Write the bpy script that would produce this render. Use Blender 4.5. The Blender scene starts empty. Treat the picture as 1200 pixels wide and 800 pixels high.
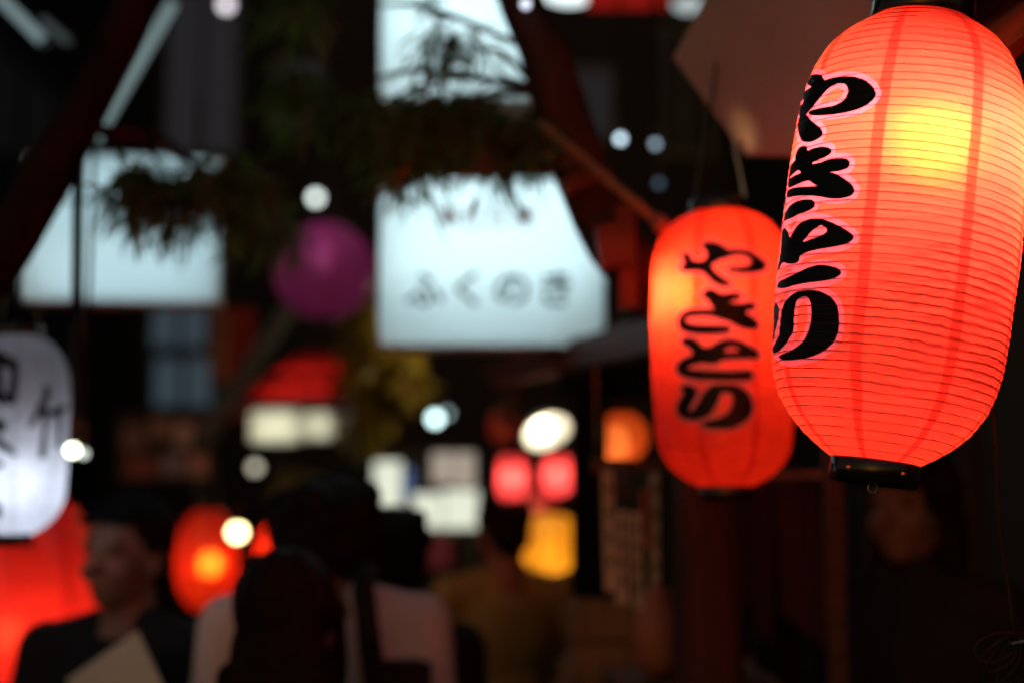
import bpy, bmesh, math, random
import numpy as np
from mathutils import Vector, Matrix, noise as mnoise
R = math.radians
sc = bpy.context.scene
COL = sc.collection
random.seed(7)

# ------------------------------------------------------------------ camera
F = 1666.667                       # focal length in photo pixels (50 mm on 36 mm, 1200 px wide)
PITCH = math.atan(200 / F)
CAM = Vector((0, 0, 1.65))
cam_d = bpy.data.cameras.new('camera')
cam = bpy.data.objects.new('camera', cam_d)
COL.objects.link(cam)
cam.location = CAM
cam.rotation_euler = (R(90) + PITCH, 0, 0)
cam_d.lens = 50; cam_d.sensor_width = 36
cam_d.clip_start = 0.05; cam_d.clip_end = 400
cam_d.dof.use_dof = True
cam_d.dof.focus_distance = 1.42
cam_d.dof.aperture_fstop = 1.8
cam_d.dof.aperture_blades = 0
sc.camera = cam

# ------------------------------------------------------------------ night sky
w = bpy.data.worlds.new('World'); sc.world = w; w.use_nodes = True
wn = w.node_tree
bg = wn.nodes['Background']
sky = wn.nodes.new('ShaderNodeTexSky'); sky.sky_type = 'NISHITA'; sky.sun_disc = False
sky.sun_elevation = R(2); sky.sun_rotation = R(200)
wn.links.new(sky.outputs[0], bg.inputs[0])
bg.inputs[1].default_value = 0.075

# ------------------------------------------------------------------ render look
sc.view_settings.view_transform = 'Standard'; sc.view_settings.look = 'None'
sc.view_settings.exposure = 0; sc.view_settings.gamma = 1
cy = sc.cycles
cy.use_denoising = True
cy.max_bounces = 7; cy.diffuse_bounces = 4; cy.glossy_bounces = 3; cy.transmission_bounces = 6
cy.sample_clamp_indirect = 3.0; cy.caustics_reflective = False
cy.use_adaptive_sampling = False
try: cy.use_light_tree = True
except Exception: pass

def at(px, py, d):
    v = Vector(((px - 600) / F, 1.0, (400 - py) / F)) * d
    c, s = math.cos(PITCH), math.sin(PITCH)
    return CAM + Vector((v.x, v.y * c - v.z * s, v.y * s + v.z * c))

# ------------------------------------------------------------------ materials
def newmat(name):
    m = bpy.data.materials.new(name); m.use_nodes = True
    nt = m.node_tree; nt.nodes.clear()
    return m, nt, nt.nodes.new('ShaderNodeOutputMaterial')

def N(nt, t, **kw):
    n = nt.nodes.new(t)
    for k, v in kw.items(): setattr(n, k, v)
    return n

def pbr(name, col, rough=.6, metal=0, var=.25, scale=8, bump=.1, stretch=(1, 1, 1), spec=.4):
    m, nt, out = newmat(name)
    p = N(nt, 'ShaderNodeBsdfPrincipled')
    p.inputs['Roughness'].default_value = rough; p.inputs['Metallic'].default_value = metal
    p.inputs['Specular IOR Level'].default_value = spec
    tc = N(nt, 'ShaderNodeTexCoord'); mp = N(nt, 'ShaderNodeMapping')
    mp.inputs['Scale'].default_value = stretch
    nz = N(nt, 'ShaderNodeTexNoise'); nz.inputs['Scale'].default_value = scale; nz.inputs['Detail'].default_value = 5
    nt.links.new(tc.outputs['Object'], mp.inputs[0]); nt.links.new(mp.outputs[0], nz.inputs['Vector'])
    cr = N(nt, 'ShaderNodeValToRGB')
    cr.color_ramp.elements[0].position = .3; cr.color_ramp.elements[1].position = .7
    cr.color_ramp.elements[0].color = [c * (1 - var) for c in col] + [1]
    cr.color_ramp.elements[1].color = [min(1, c * (1 + var)) for c in col] + [1]
    nt.links.new(nz.outputs[0], cr.inputs[0]); nt.links.new(cr.outputs[0], p.inputs['Base Color'])
    if bump:
        b = N(nt, 'ShaderNodeBump'); b.inputs['Strength'].default_value = bump; b.inputs['Distance'].default_value = .01
        nt.links.new(nz.outputs[0], b.inputs['Height']); nt.links.new(b.outputs[0], p.inputs['Normal'])
    nt.links.new(p.outputs[0], out.inputs[0])
    return m

def glow(name, col, strength):
    m, nt, out = newmat(name)
    e = N(nt, 'ShaderNodeEmission'); e.inputs[0].default_value = (*col, 1); e.inputs[1].default_value = strength
    nt.links.new(e.outputs[0], out.inputs[0])
    return m

def thin(name, tcol, dcol, wt=.6, gloss=.05, grough=.35):
    """thin sheet that lets light through: translucent + diffuse + a little sheen"""
    m, nt, out = newmat(name)
    t = N(nt, 'ShaderNodeBsdfTranslucent'); t.inputs[0].default_value = (*tcol, 1)
    d = N(nt, 'ShaderNodeBsdfDiffuse'); d.inputs[0].default_value = (*dcol, 1)
    g = N(nt, 'ShaderNodeBsdfGlossy'); g.inputs['Roughness'].default_value = grough
    a = N(nt, 'ShaderNodeMixShader'); a.inputs[0].default_value = wt
    b = N(nt, 'ShaderNodeMixShader'); b.inputs[0].default_value = gloss
    nt.links.new(d.outputs[0], a.inputs[1]); nt.links.new(t.outputs[0], a.inputs[2])
    nt.links.new(a.outputs[0], b.inputs[1]); nt.links.new(g.outputs[0], b.inputs[2])
    nt.links.new(b.outputs[0], out.inputs[0])
    return m

def lantern_paper(name, tcol, dcol, hotcol, hot=.25, hotrough=.5, paint=(1, .3, .6), redden=.42):
    m, nt, out = newmat(name); L = nt.links.new
    uv = N(nt, 'ShaderNodeUVMap'); sp = N(nt, 'ShaderNodeSeparateXYZ'); L(uv.outputs[0], sp.inputs[0])
    def math_(op, a, b=None, c=None, clamp=False):
        n = N(nt, 'ShaderNodeMath', operation=op); n.use_clamp = clamp
        for i, v in enumerate((a, b, c)):
            if v is None: continue
            if isinstance(v, (int, float)): n.inputs[i].default_value = v
            else: L(v, n.inputs[i])
        return n.outputs[0]
    tc = N(nt, 'ShaderNodeTexCoord')
    wob = N(nt, 'ShaderNodeTexNoise'); wob.inputs['Scale'].default_value = 9; wob.inputs['Detail'].default_value = 2
    L(tc.outputs['Object'], wob.inputs['Vector'])
    u8 = math_('MULTIPLY', sp.outputs[0], 8.0)
    u8 = math_('ADD', u8, math_('MULTIPLY', math_('SUBTRACT', wob.outputs[0], .5), .10))
    fr = math_('FRACT', math_('ADD', u8, 28 / 45 + .5))       # seam centre lies at -28 degrees
    dist = math_('ABSOLUTE', math_('SUBTRACT', fr, .5))
    seam = math_('SUBTRACT', 1.0, math_('DIVIDE', math_('SUBTRACT', dist, .058), .008), clamp=True)
    # paper mottling, long fibres
    mp = N(nt, 'ShaderNodeMapping'); mp.inputs['Scale'].default_value = (1, 1, 2.2)
    L(tc.outputs['Object'], mp.inputs[0])
    nz = N(nt, 'ShaderNodeTexNoise'); nz.inputs['Scale'].default_value = 22; nz.inputs['Detail'].default_value = 6
    nz.inputs['Roughness'].default_value = .6
    L(mp.outputs[0], nz.inputs['Vector'])
    mot = math_('ADD', .66, math_('MULTIPLY', nz.outputs[0], .64))
    # creases: few thin wandering lines
    cz = N(nt, 'ShaderNodeTexNoise'); cz.inputs['Scale'].default_value = 7; cz.inputs['Detail'].default_value = 3
    mp2 = N(nt, 'ShaderNodeMapping'); mp2.inputs['Scale'].default_value = (1, 1, 5)
    L(tc.outputs['Object'], mp2.inputs[0]); L(mp2.outputs[0], cz.inputs['Vector'])
    cl = math_('SUBTRACT', 1.0, math_('DIVIDE', math_('ABSOLUTE', math_('SUBTRACT', cz.outputs[0], .56)), .006), clamp=True)
    cl = math_('MULTIPLY', cl, math_('GREATER_THAN', wob.outputs[0], .56))
    dens = math_('MULTIPLY', mot, math_('SUBTRACT', 1.0, math_('MULTIPLY', seam, .24)))
    dens = math_('MULTIPLY', dens, math_('SUBTRACT', 1.0, math_('MULTIPLY', cl, .3)))
    def scaled(col, redden):
        c = N(nt, 'ShaderNodeCombineXYZ')
        for i in range(3):
            v = math_('MULTIPLY', dens, col[i])
            if i and redden: v = math_('MULTIPLY', v, math_('SUBTRACT', 1.0, math_('MULTIPLY', seam, redden)))
            L(v, c.inputs[i])
        return c.outputs[0]
    t = N(nt, 'ShaderNodeBsdfTranslucent'); L(scaled(tcol, redden), t.inputs[0])
    d = N(nt, 'ShaderNodeBsdfDiffuse'); d.inputs[0].default_value = (*dcol, 1)
    rf = N(nt, 'ShaderNodeBsdfRefraction'); rf.inputs['Roughness'].default_value = hotrough; rf.inputs['IOR'].default_value = 1.25
    L(scaled(hotcol, min(.7, redden * 2)), rf.inputs[0])
    a = N(nt, 'ShaderNodeMixShader'); a.inputs[0].default_value = hot
    L(t.outputs[0], a.inputs[1]); L(rf.outputs[0], a.inputs[2])
    b = N(nt, 'ShaderNodeMixShader'); b.inputs[0].default_value = .6
    L(d.outputs[0], b.inputs[1]); L(a.outputs[0], b.inputs[2])
    # printed lettering: signed distance (mm) stored on the mesh
    at_ = N(nt, 'ShaderNodeAttribute', attribute_name='ink')
    wht = math_('SUBTRACT', 1.0, math_('DIVIDE', math_('SUBTRACT', at_.outputs['Fac'], 5.3), .5), clamp=True)
    blk = math_('SUBTRACT', 1.0, math_('DIVIDE', at_.outputs['Fac'], .4), clamp=True)
    pt = N(nt, 'ShaderNodeBsdfTranslucent'); L(scaled(paint, 0), pt.inputs[0])
    pd = N(nt, 'ShaderNodeBsdfDiffuse'); pd.inputs[0].default_value = (.62, .55, .66, 1)
    pm = N(nt, 'ShaderNodeMixShader'); pm.inputs[0].default_value = .6
    L(pd.outputs[0], pm.inputs[1]); L(pt.outputs[0], pm.inputs[2])
    c = N(nt, 'ShaderNodeMixShader'); L(wht, c.inputs[0]); L(b.outputs[0], c.inputs[1]); L(pm.outputs[0], c.inputs[2])
    kb = N(nt, 'ShaderNodeBsdfPrincipled'); kb.inputs['Base Color'].default_value = (.005, .004, .005, 1)
    kb.inputs['Roughness'].default_value = .55; kb.inputs['Specular IOR Level'].default_value = .2
    e = N(nt, 'ShaderNodeMixShader'); L(blk, e.inputs[0]); L(c.outputs[0], e.inputs[1]); L(kb.outputs[0], e.inputs[2])
    g = N(nt, 'ShaderNodeBsdfGlossy'); g.inputs['Roughness'].default_value = .28
    bp = N(nt, 'ShaderNodeBump'); bp.inputs['Strength'].default_value = .9; bp.inputs['Distance'].default_value = .004
    mp3 = N(nt, 'ShaderNodeMapping'); mp3.inputs['Scale'].default_value = (1, 1, 3)
    L(tc.outputs['Object'], mp3.inputs[0])
    n3 = N(nt, 'ShaderNodeTexNoise'); n3.inputs['Scale'].default_value = 35; n3.inputs['Detail'].default_value = 4
    L(mp3.outputs[0], n3.inputs['Vector']); L(n3.outputs[0], bp.inputs['Height'])
    L(bp.outputs[0], g.inputs['Normal']); L(bp.outputs[0], d.inputs['Normal']); L(bp.outputs[0], t.inputs['Normal'])
    h = N(nt, 'ShaderNodeMixShader'); h.inputs[0].default_value = .06
    L(math_('SUBTRACT', .06, math_('MULTIPLY', blk, .05)), h.inputs[0])
    L(e.outputs[0], h.inputs[1]); L(g.outputs[0], h.inputs[2])
    L(h.outputs[0], out.inputs[0])
    return m

M = {}
M['asphalt'] = pbr('asphalt', (.05, .05, .052), .85, scale=60, bump=.4)
M['black_plastic'] = pbr('black_plastic', (.012, .012, .014), .22, scale=20, bump=.03, spec=.6)
M['steel'] = pbr('steel', (.45, .44, .43), .3, 1, var=.1, scale=30, bump=.05)
M['brass'] = pbr('brass', (.7, .5, .22), .3, 1, var=.1, bump=0)
M['rib'] = pbr('rib_wire', (.10, .012, .008), .6, bump=0)
M['eave_wood'] = pbr('eave_wood', (.46, .17, .11), .45, scale=7, var=.35, bump=.3, stretch=(8, 1, 8))
M['cable'] = pbr('cable_rubber', (.02, .02, .022), .6, bump=0, spec=.15)
M['dark_wood'] = pbr('dark_wood', (.055, .022, .013), .6, scale=6, var=.4, bump=.3, stretch=(1, 8, 8))
M['red_wood'] = pbr('red_stained_wood', (.10, .032, .024), .55, scale=7, var=.35, bump=.3, stretch=(8, 1, 8))
M['post_wood'] = pbr('black_post_wood', (.006, .005, .005), .8, spec=.1, scale=6, var=.4, bump=.3, stretch=(8, 8, 1))
M['pale_wood'] = pbr('worn_wood', (.35, .17, .09), .6, scale=6, var=.3, bump=.2, stretch=(6, 6, 1))
M['dark_bark'] = pbr('dark_bark', (.024, .010, .008), .9, scale=14, var=.5, bump=1, stretch=(1, 1, .25), spec=.1)
M['bark'] = pbr('bark', (.05, .017, .013), .85, scale=14, var=.5, bump=1, stretch=(1, 1, .25))
M['sheet_metal'] = pbr('galvanised_sheet', (.62, .58, .62), .40, .2, var=.15, scale=3, bump=.08)
M['plaster'] = pbr('dirty_plaster', (.16, .16, .18), .85, scale=2, var=.3, bump=.2)
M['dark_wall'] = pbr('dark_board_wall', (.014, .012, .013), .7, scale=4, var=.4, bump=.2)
M['housing'] = pbr('sign_housing', (.10, .12, .12), .5, bump=0)
M['white_inside'] = pbr('white_lined', (.8, .82, .82), .6, var=.03, bump=0)
M['sign_ink'] = pbr('sign_ink', (.01, .04, .05), .5, var=.1, bump=0)
M['sign_red'] = pbr('sign_red_ink', (.45, .03, .05), .5, var=.1, bump=0)
M['skin'] = pbr('skin', (.27, .135, .09), .55, var=.15, scale=12, bump=.03)
M['eye_white'] = pbr('eye_white', (.7, .68, .65), .2, var=.02, bump=0)
M['black_hair'] = pbr('black_hair', (.007, .006, .006), .65, spec=.12, scale=40, var=.4, bump=.6, stretch=(8, 8, .5))
M['brown_hair'] = pbr('brown_hair', (.012, .006, .005), .6, spec=.12, scale=40, var=.5, bump=.7, stretch=(8, 8, .5))
M['black_cloth'] = pbr('black_cloth', (.006, .006, .009), .85, scale=9, bump=.5)
M['white_cloth'] = pbr('pale_pink_cloth', (.85, .74, .70), .85, scale=7, var=.1, bump=.6)
M['pink_cloth'] = pbr('pink_cloth', (.88, .72, .77), .85, scale=7, var=.1, bump=.6)
M['olive_cloth'] = pbr('olive_cloth', (.34, .28, .09), .85, scale=8, var=.2, bump=.8)
M['jeans'] = pbr('dark_denim', (.02, .025, .045), .8, scale=20, bump=.3)
M['paper'] = pbr('plain_card', (.80, .72, .66), .7, var=.04, bump=0)
M['green_print'] = pbr('green_print', (.02, .30, .06), .6, bump=0)
M['red_cloth'] = thin('red_canvas', (.55, .014, .010), (.5, .02, .015), .5, .02)
M['noren'] = pbr('plum_cloth', (.045, .022, .034), .9, scale=5, bump=.5)
M['clay'] = pbr('reddish_clay', (.34, .13, .09), .5, scale=5, var=.2, bump=.2)
M['strip'] = thin('cream_menu_paper', (.8, .66, .52), (.8, .68, .56), .5, .02)
M['strip_red'] = thin('red_menu_paper', (.5, .12, .08), (.55, .16, .12), .35, .02)
M['ink'] = pbr('black_ink', (.015, .012, .012), .6, bump=0)
M['acrylic'] = thin('milky_acrylic', (.80, .93, .96), (.7, .8, .8), .7, .04, .2)
M['tube'] = glow('fluorescent_tube', (.80, .97, 1.0), 7.6)
M['leaf'] = thin('bamboo_leaf', (.12, .20, .02), (.09, .14, .022), .45, .06, .4)
M['leaf_brown'] = thin('dry_bamboo_leaf', (.18, .08, .02), (.16, .075, .025), .4, .06, .4)
M['leaf_yellow'] = thin('yellow_leaf', (.40, .28, .02), (.35, .25, .03), .4, .05, .4)
M['lamp_white'] = glow('white_lamp', (.90, 1.0, .97), 26)
M['lamp_warm'] = glow('warm_lamp', (1, .86, .50), 30)

# ------------------------------------------------------------------ object helpers
def props(o, label=None, cat=None, group=None, kind=None):
    for k, v in (('label', label), ('category', cat), ('group', group), ('kind', kind)):
        if v: o[k] = v
    return o

def thing(name, label, cat, loc=(0, 0, 0), rot=(0, 0, 0), group=None):
    o = bpy.data.objects.new(name, None); COL.objects.link(o)
    o.location = loc; o.rotation_euler = rot; o.empty_display_size = .1
    return props(o, label, cat, group)

def obj(name, me, mat=None, parent=None, smooth=False, **kw):
    if isinstance(me, bmesh.types.BMesh):
        b = me; me = bpy.data.meshes.new(name); b.to_mesh(me); b.free()
    if mat is not None and not me.materials: me.materials.append(mat)
    if smooth: me.polygons.foreach_set('use_smooth', [True] * len(me.polygons))
    o = bpy.data.objects.new(name, me); COL.objects.link(o)
    if parent is not None: o.parent = parent
    return props(o, **kw)

def copy_tree(o, parent=None):
    c = o.copy(); COL.objects.link(c); c.parent = parent
    for ch in [x for x in bpy.data.objects if x.parent == o]: copy_tree(ch, c)
    return c

def box(bm, x0, x1, y0, y1, z0, z1, bev=0):
    r = bmesh.ops.create_cube(bm, size=1)
    for v in r['verts']:
        v.co = Vector(((x0 + x1) / 2 + v.co.x * (x1 - x0), (y0 + y1) / 2 + v.co.y * (y1 - y0), (z0 + z1) / 2 + v.co.z * (z1 - z0)))
    if bev:
        es = list({e for v in r['verts'] for e in v.link_edges})
        bmesh.ops.bevel(bm, geom=es, offset=bev, segments=2, affect='EDGES')
    return bm

def boxm(*a, bev=0): return box(bmesh.new(), *a, bev=bev)

def tube(pts, rad, seg=10, bm=None, cap=True):
    bm = bm or bmesh.new()
    pts = [Vector(p) for p in pts]; n = len(pts)
    rads = rad if isinstance(rad, (list, tuple)) else [rad] * n
    rings = []; up = None
    for i, p in enumerate(pts):
        t = (pts[min(i + 1, n - 1)] - pts[max(i - 1, 0)]).normalized()
        if up is None:
            up = Vector((0, 0, 1)) if abs(t.z) < .9 else Vector((0, 1, 0))
        s = t.cross(up).normalized(); up = s.cross(t).normalized()
        rings.append([bm.verts.new(p + (s * math.cos(a) + up * math.sin(a)) * rads[i]) for a in (2 * math.pi * k / seg for k in range(seg))])
    for a, b in zip(rings, rings[1:]):
        for k in range(seg):
            bm.faces.new((a[k], a[(k + 1) % seg], b[(k + 1) % seg], b[k]))
    if cap:
        bm.faces.new(rings[0][::-1]); bm.faces.new(rings[-1])
    return bm

def lathe(prof, seg=48, bm=None, cap=False):
    """prof: (r, z) list"""
    bm = bm or bmesh.new(); rings = []
    for r, z in prof:
        rings.append([bm.verts.new((r * math.cos(2 * math.pi * k / seg), r * math.sin(2 * math.pi * k / seg), z)) for k in range(seg)])
    for a, b in zip(rings, rings[1:]):
        for k in range(seg): bm.faces.new((a[k], a[(k + 1) % seg], b[(k + 1) % seg], b[k]))
    if cap: bm.faces.new(rings[0][::-1]); bm.faces.new(rings[-1])
    return bm

def ball(c, r, sub=2, bm=None):
    bm = bm or bmesh.new()
    q = bmesh.ops.create_icosphere(bm, subdivisions=sub, radius=1)
    rr = r if isinstance(r, (tuple, list)) else (r, r, r)
    for v in q['verts']: v.co = Vector((c[0] + v.co.x * rr[0], c[1] + v.co.y * rr[1], c[2] + v.co.z * rr[2]))
    return bm

def smoothpath(P, n=6):
    P = [Vector(p) for p in P]; out = []
    Q = [P[0]] + P + [P[-1]]
    for i in range(1, len(Q) - 2):
        for k in range(n):
            t = k / n
            a, b, c, d = Q[i - 1], Q[i], Q[i + 1], Q[i + 2]
            out.append(.5 * ((2 * b) + (c - a) * t + (2 * a - 5 * b + 4 * c - d) * t * t + (-a + 3 * b - 3 * c + d) * t ** 3))
    out.append(P[-1]); return out

# ------------------------------------------------------------------ lanterns
KK = .000876
PT = [k * KK for k in (0, 8, 16, 28, 46, 66, 91, 116, 166, 266, 366, 416, 440, 462, 486, 504, 518, 530)]
PR = [k * KK * .978 for k in (56, 67, 78, 94, 110, 120, 128, 133, 137.5, 139, 136.5, 132.5, 128, 120, 104, 86, 67, 48)]
LH = 530 * KK

def catmull_np(poly, n=4):
    P = np.array(poly, float); out = []
    m = len(P)
    for i in range(m):
        a, b, c, d = P[(i - 1) % m], P[i], P[(i + 1) % m], P[(i + 2) % m]
        for k in range(n):
            t = k / n
            out.append(.5 * (2 * b + (c - a) * t + (2 * a - 5 * b + 4 * c - d) * t * t + (-a + 3 * b - 3 * c + d) * t ** 3))
    return np.array(out)

def poly_sdf(px, py, poly):
    """signed distance, negative inside"""
    x0, y0 = poly[:, 0], poly[:, 1]; x1, y1 = np.roll(x0, -1), np.roll(y0, -1)
    d2 = np.full(px.shape, 1e9); ins = np.zeros(px.shape, bool)
    for a, b, c, e in zip(x0, y0, x1, y1):
        vx, vy = c - a, e - b; L = vx * vx + vy * vy + 1e-12
        t = np.clip(((px - a) * vx + (py - b) * vy) / L, 0, 1)
        d2 = np.minimum(d2, (px - a - t * vx) ** 2 + (py - b - t * vy) ** 2)
        if b != e:
            cnd = ((b > py) != (e > py)) & (px < (c - a) * (py - b) / (e - b) + a)
            ins ^= cnd
    d = np.sqrt(d2)
    return np.where(ins, -d, d)

def ink_field(polys, th, v, rad=.12, height=LH):
    """th in degrees, v 0..1; distance in millimetres"""
    kx = math.radians(1) * rad * 1000; ky = height * 1000
    X, Y = th * kx, v * ky
    f = np.full(th.shape, 50.0); holes = []
    for k, P in polys.items():
        q = catmull_np([(a * kx, b * ky) for a, b in P])
        s = np.full(th.shape, 50.0)
        bx = (X > q[:, 0].min() - 9) & (X < q[:, 0].max() + 9) & (Y > q[:, 1].min() - 9) & (Y < q[:, 1].max() + 9)
        if bx.any(): s[bx] = poly_sdf(X[bx], Y[bx], q)
        if k.endswith('h'): holes.append(s)
        else: f = np.minimum(f, s)
    for s in holes: f = np.maximum(f, -s)
    return f

def shade_mesh(prof_t, prof_r, H, nrib, nth, nsub, bulge, ink=None):
    nv = nrib * nsub + 1
    V = np.linspace(0, 1, nv)[:, None]; TH = np.linspace(-180, 180, nth + 1)[None, :]
    v = np.repeat(V, nth + 1, 1); th = np.repeat(TH, nv, 0)
    r = np.interp(v * H, prof_t, prof_r)
    ph = (v * nrib - th / 360) % 1.0
    env = np.clip(v * 30, 0, 1) * np.clip((1 - v) * 30, 0, 1)
    r = r + bulge * env * (1 - (2 * ph - 1) ** 2)
    rng = np.sin(th * math.pi / 180 * 3 + v * 9) * .0006 + np.sin(th * math.pi / 180 * 7 + v * 31 + 1) * .0004
    r = r + rng * env
    a = np.radians(th)
    co = np.stack([r * np.sin(a), -r * np.cos(a), -v * H], -1)
    f = ink(th, v) if ink else np.full(th.shape, 50.0)
    co2 = co[:, :-1].reshape(-1, 3); f2 = f[:, :-1].reshape(-1)
    I, J = np.meshgrid(np.arange(nv - 1), np.arange(nth), indexing='ij'); J2 = (J + 1) % nth
    q = np.stack([I * nth + J, (I + 1) * nth + J, (I + 1) * nth + J2, I * nth + J2], -1).reshape(-1, 4)
    me = bpy.data.meshes.new('paper_shade')
    me.vertices.add(len(co2)); me.vertices.foreach_set('co', co2.ravel())
    me.loops.add(len(q) * 4); me.loops.foreach_set('vertex_index', q.ravel().astype(np.int32))
    me.polygons.add(len(q)); me.polygons.foreach_set('loop_start', np.arange(len(q), dtype=np.int32) * 4)
    me.polygons.foreach_set('loop_total', np.full(len(q), 4, np.int32))
    me.update()
    uvl = me.uv_layers.new(name='UVMap')
    u0 = J / nth - .5; u1 = (J + 1) / nth - .5; v0 = I / (nv - 1); v1 = (I + 1) / (nv - 1)
    uvs = np.stack([np.stack([u0, v0], -1), np.stack([u0, v1], -1), np.stack([u1, v1], -1), np.stack([u1, v0], -1)], 2)
    uvl.data.foreach_set('uv', uvs.reshape(-1).astype(np.float32))
    at_ = me.attributes.new('ink', 'FLOAT', 'POINT'); at_.data.foreach_set('value', f2.astype(np.float32))
    me.polygons.foreach_set('use_smooth', [True] * len(q))
    me.validate()
    return me

def rib_mesh(prof_t, prof_r, H, nrib, rad, step=24, seg=5):
    pts = []
    for i in range(nrib * step + 1):
        s = i / (nrib * step); v = s
        th = 2 * math.pi * v * nrib
        r = float(np.interp(v * H, prof_t, prof_r))
        pts.append((r * math.sin(th), -r * math.cos(th), -v * H))
    return tube(pts, rad, seg)

def lantern(name, label, cat, loc, rot=(0, 0, 0), rs=1, hs=1, mat=None, bulb=None, bulb_at=(0, 0, .11), bulb_r=.03,
            ink=None, nrib=54, nth=96, nsub=4, bulge=.0013, wire=.0006, detail=False, toph=None, prof=None, H=None, group=None, bulb_h=1.3, base_r=.013,
            hang=.25, ringh=.02):
    """origin at the top of the paper, body hangs down -z"""
    t = thing(name, label, cat, loc, rot, group); toph = toph or ringh
    H = (H or LH) * hs
    pt = [q * hs for q in (prof[0] if prof else PT)]; pr = [q * rs for q in (prof[1] if prof else PR)]
    me = shade_mesh(pt, pr, H, nrib, nth, nsub, bulge, ink)
    obj('paper_shade', me, mat, t)
    obj('rib_wire', rib_mesh(pt, pr, H, nrib, wire, 36 if detail else 16, 6 if detail else 4), M['rib'], t, True)
    rt, rb = pr[0], pr[-1]
    bv = .0012
    top = obj('top_ring', lathe([(rt - .006, -.003), (rt + .0035, -.003), (rt + .0035 + bv, -.001), (rt + .0045, toph - bv), (rt + .003, toph), (rt - .004, toph), (rt - .006, toph - .002), (rt - .006, -.003)], 64), M['black_plastic'], t, True)
    bot = obj('bottom_ring', lathe([(rb - .006, -H + .003), (rb + .0015, -H + .003), (rb + .003, -H + .001), (rb + .003, -H - ringh * 1.05 + bv), (rb + .0015, -H - ringh * 1.05), (rb - .004, -H - ringh * 1.05), (rb - .006, -H - ringh * 1.05 + .002), (rb - .006, -H + .003)], 64), M['black_plastic'], t, True)
    obj('base_disc', lathe([(.0005, -H - .006), (rb - .006, -H - .006), (rb - .006, -H - .009), (.0005, -H - .009)], 32), M['black_plastic'], t)
    if not detail: obj('top_light_stop', lathe([(.014, toph * .5), (rt - .006, toph * .5), (rt - .006, toph * .5 + .003), (.014, toph * .5 + .003)], 32), M['black_plastic'], t)  # disc added to stop light spilling out of the top
    if detail:
        for a in (-48, 24, 132):
            x, y = math.sin(R(a)), -math.cos(R(a))
            obj('rivet', ball((x * (rb + .003), y * (rb + .003), -H - ringh * .5), (.0028, .0028, .0028), 2), M['brass'], bot, True)
        for a in (0, 120, 240):
            x, y = math.sin(R(a)), -math.cos(R(a))
            obj('rivet', ball((x * (rt + .0045), y * (rt + .0045), toph * .42), (.0022, .0022, .0022), 2), M['steel'], top, True)
        bm = lathe([(.0035, -H - .009), (.0035, -H - .014), (.0018, -H - .016), (.0018, -H - .019)], 14)
        tube([(.0045 * math.cos(q), 0, -H - .0245 + .0055 * math.sin(q)) for q in [2 * math.pi * k / 20 for k in range(21)]], .0011, 8, bm)
        obj('eyelet', bm, M['steel'], bot, True)
        for s in (-1, 1):
            obj('hanging_wire', tube(smoothpath([(s * rt, -.002, .004), (s * (rt + .004), -.003, toph * .8), (s * (rt + .003), 0, toph + .02), (s * .02, 0, hang * .7), (0, 0, hang)]), .0007, 6), M['steel'], t, True)
    else:
        obj('hanging_wire', tube([(-rt, 0, .01), (0, 0, hang), (rt, 0, .01)], .001, 5), M['steel'], t)
    if bulb:
        x, y, z = bulb_at
        b = obj('bulb', ball((x, y, -z), (bulb_r, bulb_r, bulb_r * bulb_h), 3), bulb, t, True)
        obj('socket', tube([(x, y, -z + (bulb_r * bulb_h * .8 if base_r < bulb_r else .002)), (x, y, -z + bulb_r * bulb_h * .9), (x, y, -z + bulb_r * bulb_h + .01), (x, y, -z + bulb_r * bulb_h + .03)], [base_r, base_r * .9, .013, .013], 16), M['white_inside'], b, True)
        obj('lamp_cord', tube([(x, y, -z + bulb_r * bulb_h + .02), (x * .5, y * .5, ringh), (0, 0, hang)], .0022, 6), M['cable'], t, True)
    return t
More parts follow.
